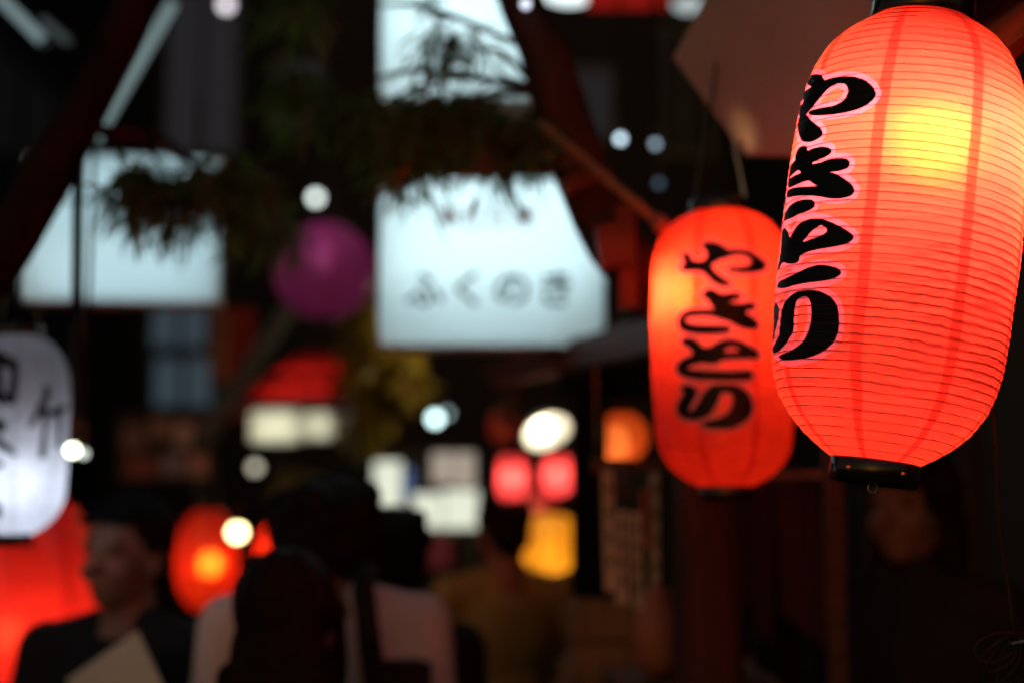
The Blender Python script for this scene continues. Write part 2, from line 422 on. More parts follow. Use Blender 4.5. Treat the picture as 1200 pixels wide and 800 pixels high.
FRONT_INK={
'ya':[(-95.9,0.1754),(-93.6,0.1663),(-93.7,0.1557),(-80.7,0.1681),(-71.3,0.1818),(-66.4,0.1977),(-60.0,0.1988),(-52.5,0.2021),(-45.6,0.2077),(-39.2,0.2179),(-34.7,0.2325),(-32.1,0.2488),(-32.1,0.2574),(-34.3,0.2707),(-39.1,0.2821),(-45.8,0.2873),(-54.6,0.2873),(-63.9,0.2819),(-71.6,0.2731),(-74.7,0.2655),(-72.5,0.2629),(-63.3,0.2659),(-55.6,0.2682),(-50.3,0.2632),(-47.5,0.2519),(-47.0,0.2377),(-48.7,0.2246),(-51.6,0.2183),(-54.9,0.2168),(-59.7,0.2213),(-64.6,0.234),(-69.9,0.2498),(-76.3,0.2637),(-78.5,0.2647),(-75.7,0.2717),(-69.6,0.2903),(-63.2,0.3069),(-59.5,0.3208),(-59.4,0.3303),(-62.2,0.3367),(-66.6,0.3389),(-71.6,0.3354),(-76.5,0.3273),(-80.9,0.3119),(-88.4,0.2868),(-97.9,0.2601),(-97.8,0.2427),(-97.8,0.2266),(-89.8,0.2277),(-88.2,0.2172),(-95.9,0.2087),(-95.9,0.2011),(-96.0,0.1918),(-83.0,0.1999),(-80.5,0.1964),(-93.0,0.1777)],
'ki':[(-82.9,0.3546),(-81.2,0.3442),(-75.6,0.3412),(-70.3,0.3476),(-69.4,0.357),(-63.4,0.3558),(-58.0,0.3573),(-53.6,0.3624),(-51.5,0.3697),(-52.2,0.3773),(-55.6,0.3823),(-60.6,0.3848),(-63.8,0.3873),(-63.1,0.3925),(-58.0,0.3926),(-52.0,0.389),(-45.9,0.3895),(-41.8,0.3932),(-40.4,0.4028),(-41.2,0.4119),(-45.1,0.4167),(-50.5,0.4177),(-46.6,0.424),(-41.6,0.4371),(-38.0,0.4493),(-36.6,0.461),(-37.9,0.4713),(-42.2,0.476),(-48.0,0.4753),(-56.0,0.4673),(-65.3,0.46),(-75.6,0.4532),(-86.7,0.4471),(-93.1,0.4367),(-93.4,0.4275),(-86.7,0.4286),(-76.9,0.4329),(-66.3,0.4404),(-57.5,0.445),(-60.7,0.4366),(-64.3,0.4276),(-70.7,0.4262),(-77.3,0.4268),(-86.3,0.4241),(-93.7,0.4115),(-94.0,0.3989),(-81.9,0.4032),(-73.6,0.4032),(-76.3,0.3941),(-81.0,0.3954),(-88.1,0.3979),(-95.9,0.3918),(-99.1,0.3734),(-91.7,0.3695),(-83.2,0.3664)],
'kib':[(-92.0,0.4939),(-90.5,0.4808),(-84.0,0.4723),(-74.6,0.4683),(-65.8,0.4691),(-60.0,0.4736),(-57.8,0.4818),(-58.2,0.4909),(-62.2,0.4958),(-68.8,0.4987),(-77.2,0.5021)],
'to':[(-93.2,0.5196),(-89.2,0.5159),(-83.5,0.5199),(-78.9,0.5316),(-75.6,0.5458),(-73.3,0.538),(-70.0,0.5261),(-65.4,0.5182),(-59.2,0.515),(-52.9,0.5177),(-46.5,0.5275),(-40.5,0.5399),(-36.0,0.5515),(-34.5,0.5606),(-35.6,0.5682),(-39.1,0.5752),(-45.2,0.5799),(-53.8,0.5833),(-60.7,0.5868),(-65.1,0.5918),(-65.4,0.6018),(-68.5,0.6063),(-74.8,0.6038),(-81.9,0.5968),(-86.2,0.6023),(-88.8,0.61),(-91.9,0.598),(-89.7,0.5853),(-88.4,0.5672),(-89.3,0.5472)],
'toh':[(-63.9,0.5636),(-61.1,0.552),(-57.1,0.539),(-53.2,0.5314),(-50.6,0.5346),(-48.5,0.5429),(-49.6,0.5494),(-53.2,0.5552),(-58.6,0.56)],
'tob':[(-90.1,0.6449),(-86.4,0.6365),(-75.7,0.6351),(-65.9,0.6284),(-58.2,0.6212),(-51.5,0.6168),(-45.3,0.6197),(-40.7,0.6255),(-39.1,0.6336),(-40.3,0.6412),(-44.6,0.6477),(-50.6,0.6514),(-58.7,0.6531),(-68.5,0.6551),(-78.6,0.6556)],
'ri':[(-94.0,0.7863),(-87.9,0.7739),(-80.7,0.7585),(-79.2,0.7336),(-77.7,0.7042),(-73.4,0.6854),(-66.1,0.6722),(-58.2,0.6688),(-50.7,0.6718),(-44.3,0.6827),(-40.2,0.6992),(-38.3,0.7234),(-37.9,0.7519),(-39.7,0.7764),(-44.2,0.7934),(-50.5,0.8054),(-59.1,0.8116),(-69.8,0.8131),(-78.0,0.809),(-81.4,0.8029),(-77.7,0.7996),(-69.4,0.7943),(-62.0,0.7847),(-57.6,0.7718),(-55.1,0.752),(-53.8,0.7275),(-54.3,0.7005),(-56.3,0.6843),(-60.1,0.6811),(-63.8,0.6882),(-65.5,0.7068),(-66.1,0.7339),(-66.4,0.752),(-70.0,0.7693),(-75.9,0.7848),(-84.9,0.7924)],
'ris':[(-98.2,0.7421),(-95.3,0.7249),(-95.5,0.6962),(-92.5,0.6829),(-86.7,0.6852),(-82.3,0.6996),(-82.7,0.7227),(-85.9,0.7397),(-88.5,0.7571),(-92.2,0.7693)],
}
FAR_INK={
'ya':[(-22.2,0.1539),(-15.4,0.1524),(-7.7,0.1658),(-2.5,0.1829),(4.0,0.1806),(12.8,0.1868),(21.8,0.2013),(29.4,0.2199),(30.4,0.2357),(25.4,0.2521),(15.9,0.2618),(5.1,0.2631),(-2.6,0.2572),(-2.0,0.248),(7.3,0.2465),(15.1,0.2353),(16.8,0.2166),(12.4,0.2033),(3.7,0.1994),(-4.9,0.211),(-12.2,0.2226),(-16.1,0.2347),(-13.8,0.2581),(-8.3,0.2796),(-1.6,0.3016),(-3.5,0.3097),(-9.5,0.3068),(-15.4,0.2922),(-20.5,0.2666),(-25.9,0.2512),(-34.8,0.2491),(-41.5,0.2413),(-42.1,0.2271),(-37.4,0.2188),(-41.4,0.1994),(-40.6,0.1871),(-35.9,0.1857),(-33.5,0.2056),(-29.3,0.2191),(-23.7,0.2197),(-20.1,0.2082),(-19.4,0.1872),(-22.9,0.1672)],
'ki':[(-21.9,0.3391),(-18.0,0.3269),(-13.4,0.3347),(-8.8,0.3479),(-0.7,0.3433),(5.5,0.3474),(-0.7,0.3554),(-7.1,0.3639),(-3.2,0.3763),(6.2,0.3799),(14.8,0.3738),(16.3,0.383),(11.0,0.3916),(7.9,0.4007),(10.8,0.4162),(16.9,0.4327),(19.7,0.4453),(15.5,0.4538),(7.0,0.451),(0.0,0.4355),(-1.3,0.4156),(-2.1,0.4009),(-7.8,0.3916),(-12.4,0.3858),(-15.9,0.3694),(-18.7,0.3505)],
'kib':[(-1.1,0.4208),(-7.9,0.4057),(-16.0,0.3983),(-25.5,0.396),(-35.0,0.3955),(-40.5,0.4066),(-43.3,0.424),(-41.9,0.4457),(-36.5,0.461),(-26.9,0.4681),(-15.1,0.4707),(-6.5,0.4676),(-4.2,0.4599),(-15.0,0.455),(-28.1,0.451),(-36.4,0.4399),(-39.1,0.4257),(-36.3,0.4082),(-25.5,0.4055),(-16.0,0.4098),(-8.0,0.4204),(-2.3,0.4287)],
'to':[(-40.4,0.4935),(-35.3,0.4924),(-29.9,0.5025),(-26.1,0.523),(-19.7,0.5299),(-13.4,0.5171),(-6.0,0.5039),(2.6,0.507),(10.1,0.5233),(18.1,0.5419),(18.1,0.5503),(10.0,0.555),(-1.3,0.5563),(-10.0,0.5602),(-13.7,0.5698),(-18.7,0.5718),(-25.0,0.5662),(-33.1,0.5726),(-38.3,0.5823),(-38.7,0.595),(-32.0,0.6052),(-16.4,0.6121),(-1.6,0.6149),(9.8,0.612),(13.1,0.6201),(9.8,0.6286),(-4.1,0.6314),(-22.8,0.6266),(-37.7,0.6149),(-45.1,0.5959),(-45.0,0.5791),(-40.2,0.5638),(-33.0,0.5547),(-30.1,0.5387),(-34.1,0.5152),(-38.9,0.5025)],
'toh':[(-9.9,0.5397),(-6.1,0.5206),(0.1,0.517),(5.6,0.528),(6.5,0.5418),(-0.1,0.5475),(-8.7,0.5492)],
'ri':[(-42.5,0.6583),(-36.6,0.657),(-31.8,0.672),(-33.3,0.6884),(-38.0,0.7207),(-39.1,0.7426),(-35.5,0.75),(-28.2,0.7225),(-23.5,0.6902),(-19.3,0.6687),(-14.2,0.6594),(-1.8,0.6608),(5.7,0.6729),(11.5,0.703),(11.9,0.7414),(7.2,0.769),(-2.2,0.7919),(-13.8,0.7946),(-24.2,0.7865),(-12.4,0.7767),(-4.6,0.7579),(-0.1,0.7251),(0.6,0.6922),(-2.5,0.6745),(-8.0,0.671),(-12.4,0.6778),(-15.1,0.705),(-19.8,0.7403),(-26.6,0.757),(-35.0,0.7612),(-43.2,0.7529),(-47.8,0.7352),(-46.5,0.7132),(-42.1,0.692),(-39.6,0.6758)],
}
WHITE_INK={
'a':[(-34.0,0.1065),(-5.4,0.1083),(12.3,0.1413),(18.3,0.1628),(18.3,0.2424),(16.1,0.3492),(11.7,0.3636),(5.4,0.3425),(7.3,0.3143),(9.9,0.3283),(11.0,0.2572),(11.5,0.1925),(-2.3,0.1708),(-26.9,0.1601)],
'a2':[(-8.6,0.1187),(-1.9,0.1146),(3.9,0.3425),(-1.8,0.3424)],
'a3':[(-20.4,0.3123),(6.7,0.3114),(6.9,0.3355),(-20.0,0.3407)],
'b':[(47.5,0.2655),(55.7,0.2776),(55.5,0.3137),(51.1,0.3578),(42.9,0.4166),(34.5,0.4745),(32.0,0.4649),(38.5,0.4031),(45.8,0.3377),(49.2,0.3011)],
'b2':[(47.8,0.3942),(53.2,0.3859),(52.0,0.4931),(51.6,0.6137),(46.3,0.6213),(45.3,0.5932),(47.7,0.4938)],
'b3':[(65.4,0.3756),(72.8,0.3705),(74.6,0.4595),(73.8,0.5604),(68.6,0.5614),(68.3,0.4611)],
'b4':[(55.1,0.3926),(82.0,0.356),(82.2,0.3778),(56.1,0.4138)],
'c':[(-11.6,0.4263),(7.9,0.4552),(5.2,0.4974),(-0.8,0.5252),(8.6,0.5533),(19.5,0.6021),(16.5,0.6092),(2.6,0.5742),(-7.1,0.5529),(-10.2,0.5946),(-13.9,0.5804),(-4.0,0.5251),(0.5,0.4903),(-11.3,0.4545)],
'd':[(-17.1,0.65),(3.1,0.6441),(5.7,0.665),(-16.9,0.678)],
'e':[(-18.3,0.831),(-0.2,0.8455),(4.4,0.8734),(0.6,0.9151),(-6.7,0.9009),(-20.0,0.8588)],
}

# ------------------------------------------------------------------ ground and buildings
gb = bmesh.new()
bmesh.ops.create_grid(gb, x_segments=4, y_segments=4, size=150)
obj('ground', gb, M['asphalt'], kind='structure')

def facade(name, label, x0, x1, y0, y1, h, face, wins, wall, paneM, frameM, group=None):
    """box building; wins: list of (a0,a1,z0,z1,material) on the given face ('E' = +x side, 'S' = -y side, 'W' = -x side)"""
    t = thing(name, label, 'building', ((x0 + x1) / 2, (y0 + y1) / 2, 0), group=group)
    cx, cyy = (x0 + x1) / 2, (y0 + y1) / 2
    obj('wall', boxm(x0 - cx, x1 - cx, y0 - cyy, y1 - cyy, 0, h), wall, t)
    obj('roof', boxm(x0 - cx - .15, x1 - cx + .15, y0 - cyy - .15, y1 - cyy + .15, h + .002, h + .2), M['housing'], t)
    for (a0, a1, z0, z1, pm) in wins:
        def bx(a0, a1, d0, d1, z0, z1):
            if face == 'E': return boxm(x1 - cx + d0, x1 - cx + d1, a0 - cyy, a1 - cyy, z0, z1)
            if face == 'W': return boxm(x0 - cx - d1, x0 - cx - d0, a0 - cyy, a1 - cyy, z0, z1)
            return boxm(a0 - cx, a1 - cx, y0 - cyy - d1, y0 - cyy - d0, z0, z1)
        wt = obj('window', bx(a0, a1, .002, .02, z0, z1), pm, t)
        e = .05
        for q in ((a0 - e, a0, z0 - e, z1 + e), (a1, a1 + e, z0 - e, z1 + e), (a0, a1, z1, z1 + e), (a0, a1, z0 - e, z0)):
            obj('frame', bx(q[0], q[1], .002, .06, q[2], q[3]), frameM, wt)
        m_ = (a0 + a1) / 2
        obj('mullion', bx(m_ - .02, m_ + .02, .021, .05, z0, z1), frameM, wt)
    return t

M['pane_dark'] = pbr('dark_glass', (.03, .035, .045), .12, bump=0, spec=.8)
M['pane_dim'] = glow('dim_lit_curtain', (.35, .5, .62), .10)
M['pane_grey'] = glow('curtain_and_wall_glow', (.5, .46, .52), .035)
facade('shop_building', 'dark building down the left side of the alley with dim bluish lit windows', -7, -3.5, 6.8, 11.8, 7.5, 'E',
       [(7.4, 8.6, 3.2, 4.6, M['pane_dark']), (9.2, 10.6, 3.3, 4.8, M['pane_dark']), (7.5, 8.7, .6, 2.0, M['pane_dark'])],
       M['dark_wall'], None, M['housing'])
def wx(px, d): return (px - 600) / F * d
def wz(py, d): return at(600, py, d).z
YB = 12.0
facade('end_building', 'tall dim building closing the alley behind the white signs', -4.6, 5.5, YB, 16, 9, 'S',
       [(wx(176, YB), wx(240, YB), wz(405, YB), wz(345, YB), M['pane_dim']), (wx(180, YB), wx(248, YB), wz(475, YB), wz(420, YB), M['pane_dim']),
        (wx(318, YB), wx(368, YB), wz(140, YB), wz(60, YB), M['pane_grey']), (wx(186, YB), wx(268, YB), wz(170, YB), wz(-30, YB), M['pane_grey']),  # tall left grey pane glows in place of a faintly lit wall
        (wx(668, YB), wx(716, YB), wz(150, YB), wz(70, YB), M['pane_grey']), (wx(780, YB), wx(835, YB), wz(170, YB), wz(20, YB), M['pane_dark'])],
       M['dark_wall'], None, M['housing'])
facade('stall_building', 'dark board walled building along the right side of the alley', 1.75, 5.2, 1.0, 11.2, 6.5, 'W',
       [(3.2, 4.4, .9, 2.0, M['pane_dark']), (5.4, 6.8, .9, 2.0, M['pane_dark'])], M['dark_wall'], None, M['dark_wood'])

# ------------------------------------------------------------------ lanterns
def front_ink(th, v):
    a = ink_field(FRONT_INK, th, v)
    shifted = {k: [(x - 57, y) for x, y in P] for k, P in FAR_INK.items()}
    b = ink_field(shifted, th, v)
    return np.where(th > -93, a, np.where(th > -170, b, 50))

M['bulb_front'] = glow('bulb_front', (1, .58, .28), 235)
M['paper_front'] = lantern_paper('red_vinyl_paper', (.95, .064, .060), (.92, .10, .08), (.62, .17, .012), .095, 1.0, paint=(.60, .085, .21))
def hang_origin(center, roll, H):
    return center + Matrix.Rotation(roll, 3, 'Y') @ Vector((0, 0, H / 2))
rollm = R(7.8)
lantern('paper_lantern', 'sharp orange-red cylindrical paper lantern, nearest and hanging tilted, black lettering on its left', 'lantern',
        hang_origin(at(1053.5, 279, 1.46), rollm, LH), (0, rollm, 0), mat=M['paper_front'], bulb=M['bulb_front'],
        bulb_at=(.022, -.01, .118), bulb_r=.036, bulb_h=1.35, base_r=.036, ink=front_ink, nth=480, nsub=7, bulge=.0005, wire=.00040, detail=True, toph=.034)  # wide bulb base is shaped to hold light off the upper paper
M['bulb_second'] = glow('bulb_second', (1, .50, .16), 200)
M['paper_second'] = lantern_paper('red_vinyl_paper_dim', (.9, .05, .035), (.88, .06, .04), (.7, .16, .03), .03, 1.0, paint=(.40, .04, .08))
lantern('paper_lantern', 'plain red cylindrical paper lantern hanging straight with black lettering down its middle, second largest', 'lantern',
        hang_origin(at(847, 408.5, 2.20), R(-.2), LH * .917), (0, R(-.2), 0), .917, .917, mat=M['paper_second'], bulb=M['bulb_second'],
        bulb_at=(-.058, -.020, .13), bulb_r=.018, bulb_h=2.2, prof=(PT, [k * KK * .978 for k in (54, 74, 88, 104, 118, 126, 131, 135, 138, 139, 136, 133, 130, 125, 112, 94, 74, 50)]), ink=lambda th, v: np.minimum(ink_field({k: q for k, q in FAR_INK.items() if k != 'ya'}, th, v) - 4.0, ink_field({'ya': FAR_INK['ya']}, th, v) - 1.2), nth=360, nsub=5, bulge=.0009, wire=.0005)
M['bulb_white'] = glow('bulb_white', (.85, .92, 1), 15)
M['paper_white'] = lantern_paper('white_paper', (.75, .78, .88), (.6, .6, .64), (.5, .5, .55), .08, .6, paint=(.75, .78, .88), redden=0)
lantern('paper_lantern', 'white paper lantern with black characters cut off by the left edge of the picture', 'lantern',
        hang_origin(at(19, 509, 2.7), R(-.4), LH * .81), (0, R(-.4), 0), .81, .81, mat=M['paper_white'], bulb=M['bulb_white'],
        bulb_at=(0, 0, .275), bulb_r=.035, ink=lambda th, v: ink_field(WHITE_INK, th, v) - 1.6, nth=240, nsub=4, bulge=.001, wire=.0006)
# large round red lantern low on the left
def round_prof(R0, H, cap, p=2.2, n=18):
    T, Q = [], []
    for i in range(n + 1):
        s = i / n; x = 2 * s - 1
        T.append(s * H); Q.append(max(cap, R0 * (1 - abs(x) ** p) ** (1 / p)))
    return T, Q
M['bulb_big'] = glow('bulb_big', (1, .45, .22), 75)
M['paper_big'] = lantern_paper('red_paper_big', (.9, .045, .04), (.6, .03, .03), (.5, .12, .06), .03, .8)
c = at(-20, 735, 3.55)
lantern('paper_lantern', 'very large plain red paper lantern below the white lantern at the left edge', 'lantern',
        c + Vector((0, 0, .38)), mat=M['paper_big'], bulb=M['bulb_big'], bulb_at=(.085, -.09, .385), bulb_r=.03,
        prof=round_prof(.285, .76, .10, 2.6), H=.76, nrib=44, nth=96, nsub=3, hang=.12, bulge=.002, wire=.001)
# small far lanterns
def small(name_label, px, py, d, wpx, hpx, paper, bulb, bat, br, p=2.4, cap=.4, hang=.3, group=None, name='paper_lantern'):
    r = wpx / F * d / 2; h = hpx / F * d
    return lantern(name, name_label, 'lantern', at(px, py, d) + Vector((0, 0, h / 2)), mat=paper, bulb=bulb,
                   bulb_at=(bat[0] * r, bat[1] * r, bat[2] * h), bulb_r=br, prof=round_prof(r, h, r * cap, p), H=h,
                   nrib=20, nth=48, nsub=3, bulge=.0015, wire=.0008, hang=hang, ringh=.015, group=group)
M['bulb_s1'] = glow('bulb_small_orange', (1, .42, .10), 26)
M['paper_s1'] = lantern_paper('red_paper_small', (.8, .04, .03), (.5, .03, .02), (.9, .5, .10), .25, .45)
small('small red lantern with a glowing orange centre, beside the shoulder of the man in black', 242, 655, 4.6, 72, 118, M['paper_s1'], M['bulb_s1'], (.1, 0, .54), .03)
M['paper_s2'] = lantern_paper('red_paper_plain', (.9, .05, .035), (.5, .03, .02), (.5, .1, .06), .1, .6)
small('small red lantern half hidden between the dark heads and the long haired woman', 326, 648, 5.0, 52, 72, M['paper_s2'], M['bulb_s1'], (0, 0, .5), .03)
M['bulb_s3'] = glow('bulb_small_pink', (1, .62, .55), 34)
M['paper_s3'] = lantern_paper('pink_red_paper', (.9, .10, .10), (.5, .05, .05), (.6, .15, .12), .12, .6)
small('small pinkish red lantern, left one of the two under the lamp shade', 600, 559, 4.3, 35, 56, M['paper_s3'], M['bulb_s3'], (0, 0, .5), .022, 3.4, .7)
small('small pinkish red lantern, right one of the two under the lamp shade', 653, 556, 4.3, 38, 50, M['paper_s3'], M['bulb_s3'], (0, 0, .5), .022)
M['bulb_s4'] = glow('bulb_small_yellow', (1, .60, .14), 22)
M['paper_s4'] = lantern_paper('amber_paper', (1, .60, .10), (.7, .4, .05), (1, .6, .12), .04, .8)
small('glowing amber yellow lantern beside the dark post', 646, 636, 5.1, 84, 70, M['paper_s4'], M['bulb_s4'], (0, 0, .6), .032, 1.9, .2)
M['paper_s5'] = lantern_paper('dark_red_paper', (.35, .02, .02), (.3, .03, .03), (.4, .1, .06), .1, .6)
small('dull dark red lantern hanging above the amber lantern', 628, 592, 5.6, 52, 50, M['paper_s5'], M['bulb_s3'], (0, 0, .5), .02)
M['paper_s6'] = lantern_paper('magenta_paper', (.44, .07, .25), (.4, .05, .22), (.5, .1, .3), .08, .6, paint=(1, 1, 1))
M['bulb_s6'] = glow('bulb_pink', (1, .75, .9), 6.5)
small('round magenta pink paper lantern hanging left of the white sign box', 380, 318, 5.6, 118, 112, M['paper_s6'], M['bulb_s6'], (0, 0, .35), .04, 2.0, .25)
M['paper_s7'] = lantern_paper('orange_red_paper', (.9, .16, .04), (.6, .2, .06), (1, .5, .2), .15, .5)
M['bulb_s7'] = glow('bulb_orange', (1, .62, .28), 8)
small('dim orange lantern right of the dark post', 729, 512, 3.62, 60, 60, M['paper_s7'], M['bulb_s7'], (-.2, 0, .6), .03, 2.0, .3)
M['paper_s8'] = lantern_paper('dim_red_paper', (.25, .015, .01), (.2, .02, .01), (.3, .1, .06), .1, .6)
small('very dim red lantern left of the lamp shade', 590, 500, 6.0, 34, 40, M['paper_s8'], M['bulb_s7'], (0, 0, .5), .02)

# ------------------------------------------------------------------ lit signs
def text_mesh(body, size, depth=.002):
    c = bpy.data.curves.new('lettering', 'FONT'); c.body = body; c.size = size
    c.align_x = 'CENTER'; c.align_y = 'CENTER'; c.extrude = depth; c.space_character = 1.25
    c.offset = size * .02
    o = bpy.data.objects.new('tmp', c); COL.objects.link(o); bpy.context.view_layer.update()
    me = bpy.data.meshes.new_from_object(o.evaluated_get(bpy.context.evaluated_depsgraph_get()))
    bpy.data.objects.remove(o); bpy.data.curves.remove(c)
    me.transform(Matrix.Rotation(R(90), 4, 'X')); me.materials.clear()
    return me

def sign_box(name, label, px0, py0, px1, py1, d, yaw=0, depth=.16, tubes=(.35, .7), texts=(), bars=(), tubeM=None, roll=0, rnd=.045, hangers=True, face=None):
    w_, h_ = (px1 - px0) / F * d, (py1 - py0) / F * d
    c = at((px0 + px1) / 2, (py0 + py1) / 2, d)
    t = thing(name, label, 'sign', c, (0, R(roll), R(yaw)))
    x, z = w_ / 2, h_ / 2
    # housing: open tray at the back
    bm = bmesh.new()
    box(bm, -x, x, depth - .01, depth, -z, z); box(bm, -x, -x + .008, .012, depth - .0105, -z, z); box(bm, x - .008, x, .012, depth - .0105, -z, z)
    box(bm, -x + .0085, x - .0085, .012, depth - .0105, z - .008, z); box(bm, -x + .0085, x - .0085, .012, depth - .0105, -z, -z + .008)
    obj('housing', bm, M['white_inside'], t)
    # rounded milky face, slightly domed
    bm = bmesh.new(); nx, nz = 24, 18; g = []
    for i in range(nx + 1):
        row = []
        for j in range(nz + 1):
            a, b = 2 * i / nx - 1, 2 * j / nz - 1
            X, Z = a * x, b * z
            ex, ez = max(0, abs(X) - (x - rnd)), max(0, abs(Z) - (z - rnd)); q = math.hypot(ex, ez)
            if ex > 0 and ez > 0 and q > rnd:
                X = math.copysign(x - rnd + ex / q * rnd, X); Z = math.copysign(z - rnd + ez / q * rnd, Z)
            row.append(bm.verts.new((X, -.018 * (1 - a * a) * (1 - b * b), Z)))
        g.append(row)
    for i in range(nx):
        for j in range(nz): bm.faces.new((g[i][j], g[i + 1][j], g[i + 1][j + 1], g[i][j + 1]))
    fc = obj('face', bm, face or M['acrylic'], t, True)
    for s_ in (-1, 1) if hangers else ():
        obj('hanger', tube([(s_ * x * .7, depth * .5, z + .001), (s_ * x * .7, depth * .5, z + h_ * .45)], .005, 8), M['black_plastic'], t)
    for k in tubes:
        zz = z - k * h_
        obj('tube_lamp', tube([(-x + .04, depth * .6, zz), (x - .04, depth * .6, zz)], .013, 10), tubeM or M['tube'], t)
    for (body, size, tx, tz, tm) in texts:
        me = text_mesh(body, size * h_)
        me.transform(Matrix.Translation((tx * w_, -.026, tz * h_)))
        obj('lettering', me, tm, fc)
    for (a0, a1, b0, b1) in bars:
        obj('bar', boxm(a0 * w_, a1 * w_, -.035, -.022, b0 * h_, b1 * h_), M['housing'], t)
    return t

sign_box('sign_box', 'large white lit sign box with four dark characters in the middle, beside the leaning trunk', 443, 208, 708, 405, 3.7, -4,
         texts=[('ふくのき', .23, 0, -.19, M['sign_ink']), ('串焼酒場', .13, -.02, .25, M['sign_red'])], roll=.3, rnd=.06, tubes=(.16, .50))
sign_box('sign_box', 'upright white lit sign box at the top edge above the leaves', 446, -150, 628, 122, 3.9, -3,
         texts=[('え', .20, -.16, -.10, M['sign_ink'])], tubes=(.3, .55, .75))
sign_box('sign_box', 'wide white lit sign box on the left, behind leaves and a thin pole', 30, 180, 256, 354, 4.5, 6,
         tubes=(.3, .75), tubeM=glow('fluorescent_tube_b', (.70, .92, 1.0), 4.2), bars=[(-.5, .5, .155, .175)])
# small lit panels under the red awning
M['tube_cream'] = glow('tube_cream', (1, .98, .78), 6)
M['tube_dim'] = glow('tube_dim', (1, .9, .75), 1.6)
M['acrylic_cream'] = thin('cream_acrylic', (.9, .92, .80), (.7, .7, .6), .7, .04, .2)
sign_box('lit_sign', 'long cream lit panel under the red awning', 293, 480, 352, 518, 7.6, 0, .10, (.5,), tubeM=M['tube_cream'], rnd=.02, face=M['acrylic_cream'])
sign_box('lit_sign', 'short cream lit panel under the red awning, next to the long one', 355, 482, 390, 514, 7.6, 0, .10, (.5,), tubeM=M['tube_cream'], rnd=.02, face=M['acrylic_cream'])
sign_box('lit_sign', 'dim brownish panel at the right end of the red awning', 394, 484, 412, 520, 7.6, 0, .10, (.5,), tubeM=M['tube_dim'], rnd=.02, face=M['acrylic_cream'])
# menu display
t = thing('menu_display', 'bright cream lit menu board behind the dark heads, with a broken upper picture row', 'sign', at(498, 575, 7.0))
def pxbox(px0, px1, py0, py1, d, y0=0, y1=.02, c=(498, 575)):
    s = d / F
    return boxm((px0 - c[0]) * s, (px1 - c[0]) * s, y0, y1, (c[1] - py1) * s, (c[1] - py0) * s)
obj('board', pxbox(434, 562, 526, 624, 7.0, .03, .05), M['dark_wall'], t)
M['menu_lit'] = glow('menu_lit', (.95, 1, .80), .85); M['menu_dim'] = glow('menu_dim', (.75, .62, .50), .55); M['menu_blue'] = glow('menu_blue', (.2, .3, .6), .35)
for q, mm in (((438, 470, 540, 598), 'menu_lit'), ((470, 484, 548, 585), 'menu_blue'), ((506, 532, 530, 566), 'menu_dim'), ((534, 556, 530, 570), 'menu_dim'), ((484, 518, 578, 618), 'menu_lit'), ((520, 560, 574, 618), 'menu_lit')):
    obj('menu_panel', pxbox(*q, 7.0), M[mm], t)
obj('leg', pxbox(440, 446, 624, 980, 7.0, .02, .06), M['housing'], t); obj('leg', pxbox(550, 556, 624, 980, 7.0, .02, .06), M['housing'], t)
t = thing('banner', 'small dull pink banner below the lit menu board', 'banner', at(515, 640, 6.9))
obj('cloth', pxbox(500, 530, 628, 665, 6.9, 0, .006, (515, 640)), pbr('pink_banner', (.40, .08, .16), .9), t)
obj('rod', pxbox(496, 534, 625, 627.5, 6.9, -.005, .01, (515, 640)), M['steel'], t)

# red awning on the left, with its frame
t = thing('awning', 'faded red canvas awning above the cream lit panels', 'awning', at(335, 435, 7.7))
s = 7.7 / F
def pq(px, py, y): return ((px - 335) * s, y, (435 - py) * s)
P = [pq(322, 392, .9), pq(400, 388, .9), pq(400, 474, 0), pq(268, 478, 0)]
bm = bmesh.new(); g = []
for i in range(17):
    row = []
    for j in range(9):
        a, b = i / 16, j / 8
        v = (Vector(P[0]) * (1 - a) + Vector(P[1]) * a) * (1 - b) + (Vector(P[3]) * (1 - a) + Vector(P[2]) * a) * b
        v.z += .012 * math.sin(a * 22) * b
        row.append(bm.verts.new(v))
    g.append(row)
for i in range(16):
    for j in range(8): bm.faces.new((g[i][j], g[i][j + 1], g[i + 1][j + 1], g[i + 1][j]))
obj('canvas', bm, M['red_cloth'], t, True)
atm = glow('awning_fill_glow', (1, .8, .7), 11)  # unseen tubes added under the canvas to make the red cloth glow
for y_, z_ in ((.26, 464), (.62, 440)): obj('fill_tube', tube([(pq(300, 0, 0)[0], y_, pq(0, z_, 0)[2]), (pq(380, 0, 0)[0], y_, pq(0, z_, 0)[2])], .014, 10), atm, t)
obj('valance', boxm(pq(268, 0, 0)[0], pq(400, 0, 0)[0], -.01, -.004, pq(0, 492, 0)[2], pq(0, 477, 0)[2]), pbr('valance', (.35, .02, .015), .8), t)
obj('front_bar', tube([pq(264, 478, -.02), pq(404, 474, -.02)], .012, 8), M['steel'], t)
obj('support_arm', tube([pq(268, 478, 0), pq(268, 480, .9)], .012, 8), M['steel'], t); obj('support_arm', tube([pq(400, 474, 0), pq(400, 478, .9)], .012, 8), M['steel'], t)
t = thing('signboard', 'narrow red and brown signboard left of the red awning', 'sign', at(272, 395, 7.9))
obj('panel', boxm(-.02, .12, 0, .04, -.25, .16), pbr('dark_red_board', (.30, .015, .01), .7), t)
obj('panel', boxm(-.12, -.0205, 0, .04, -.25, .16), pbr('brown_board', (.25, .11, .06), .7), t)

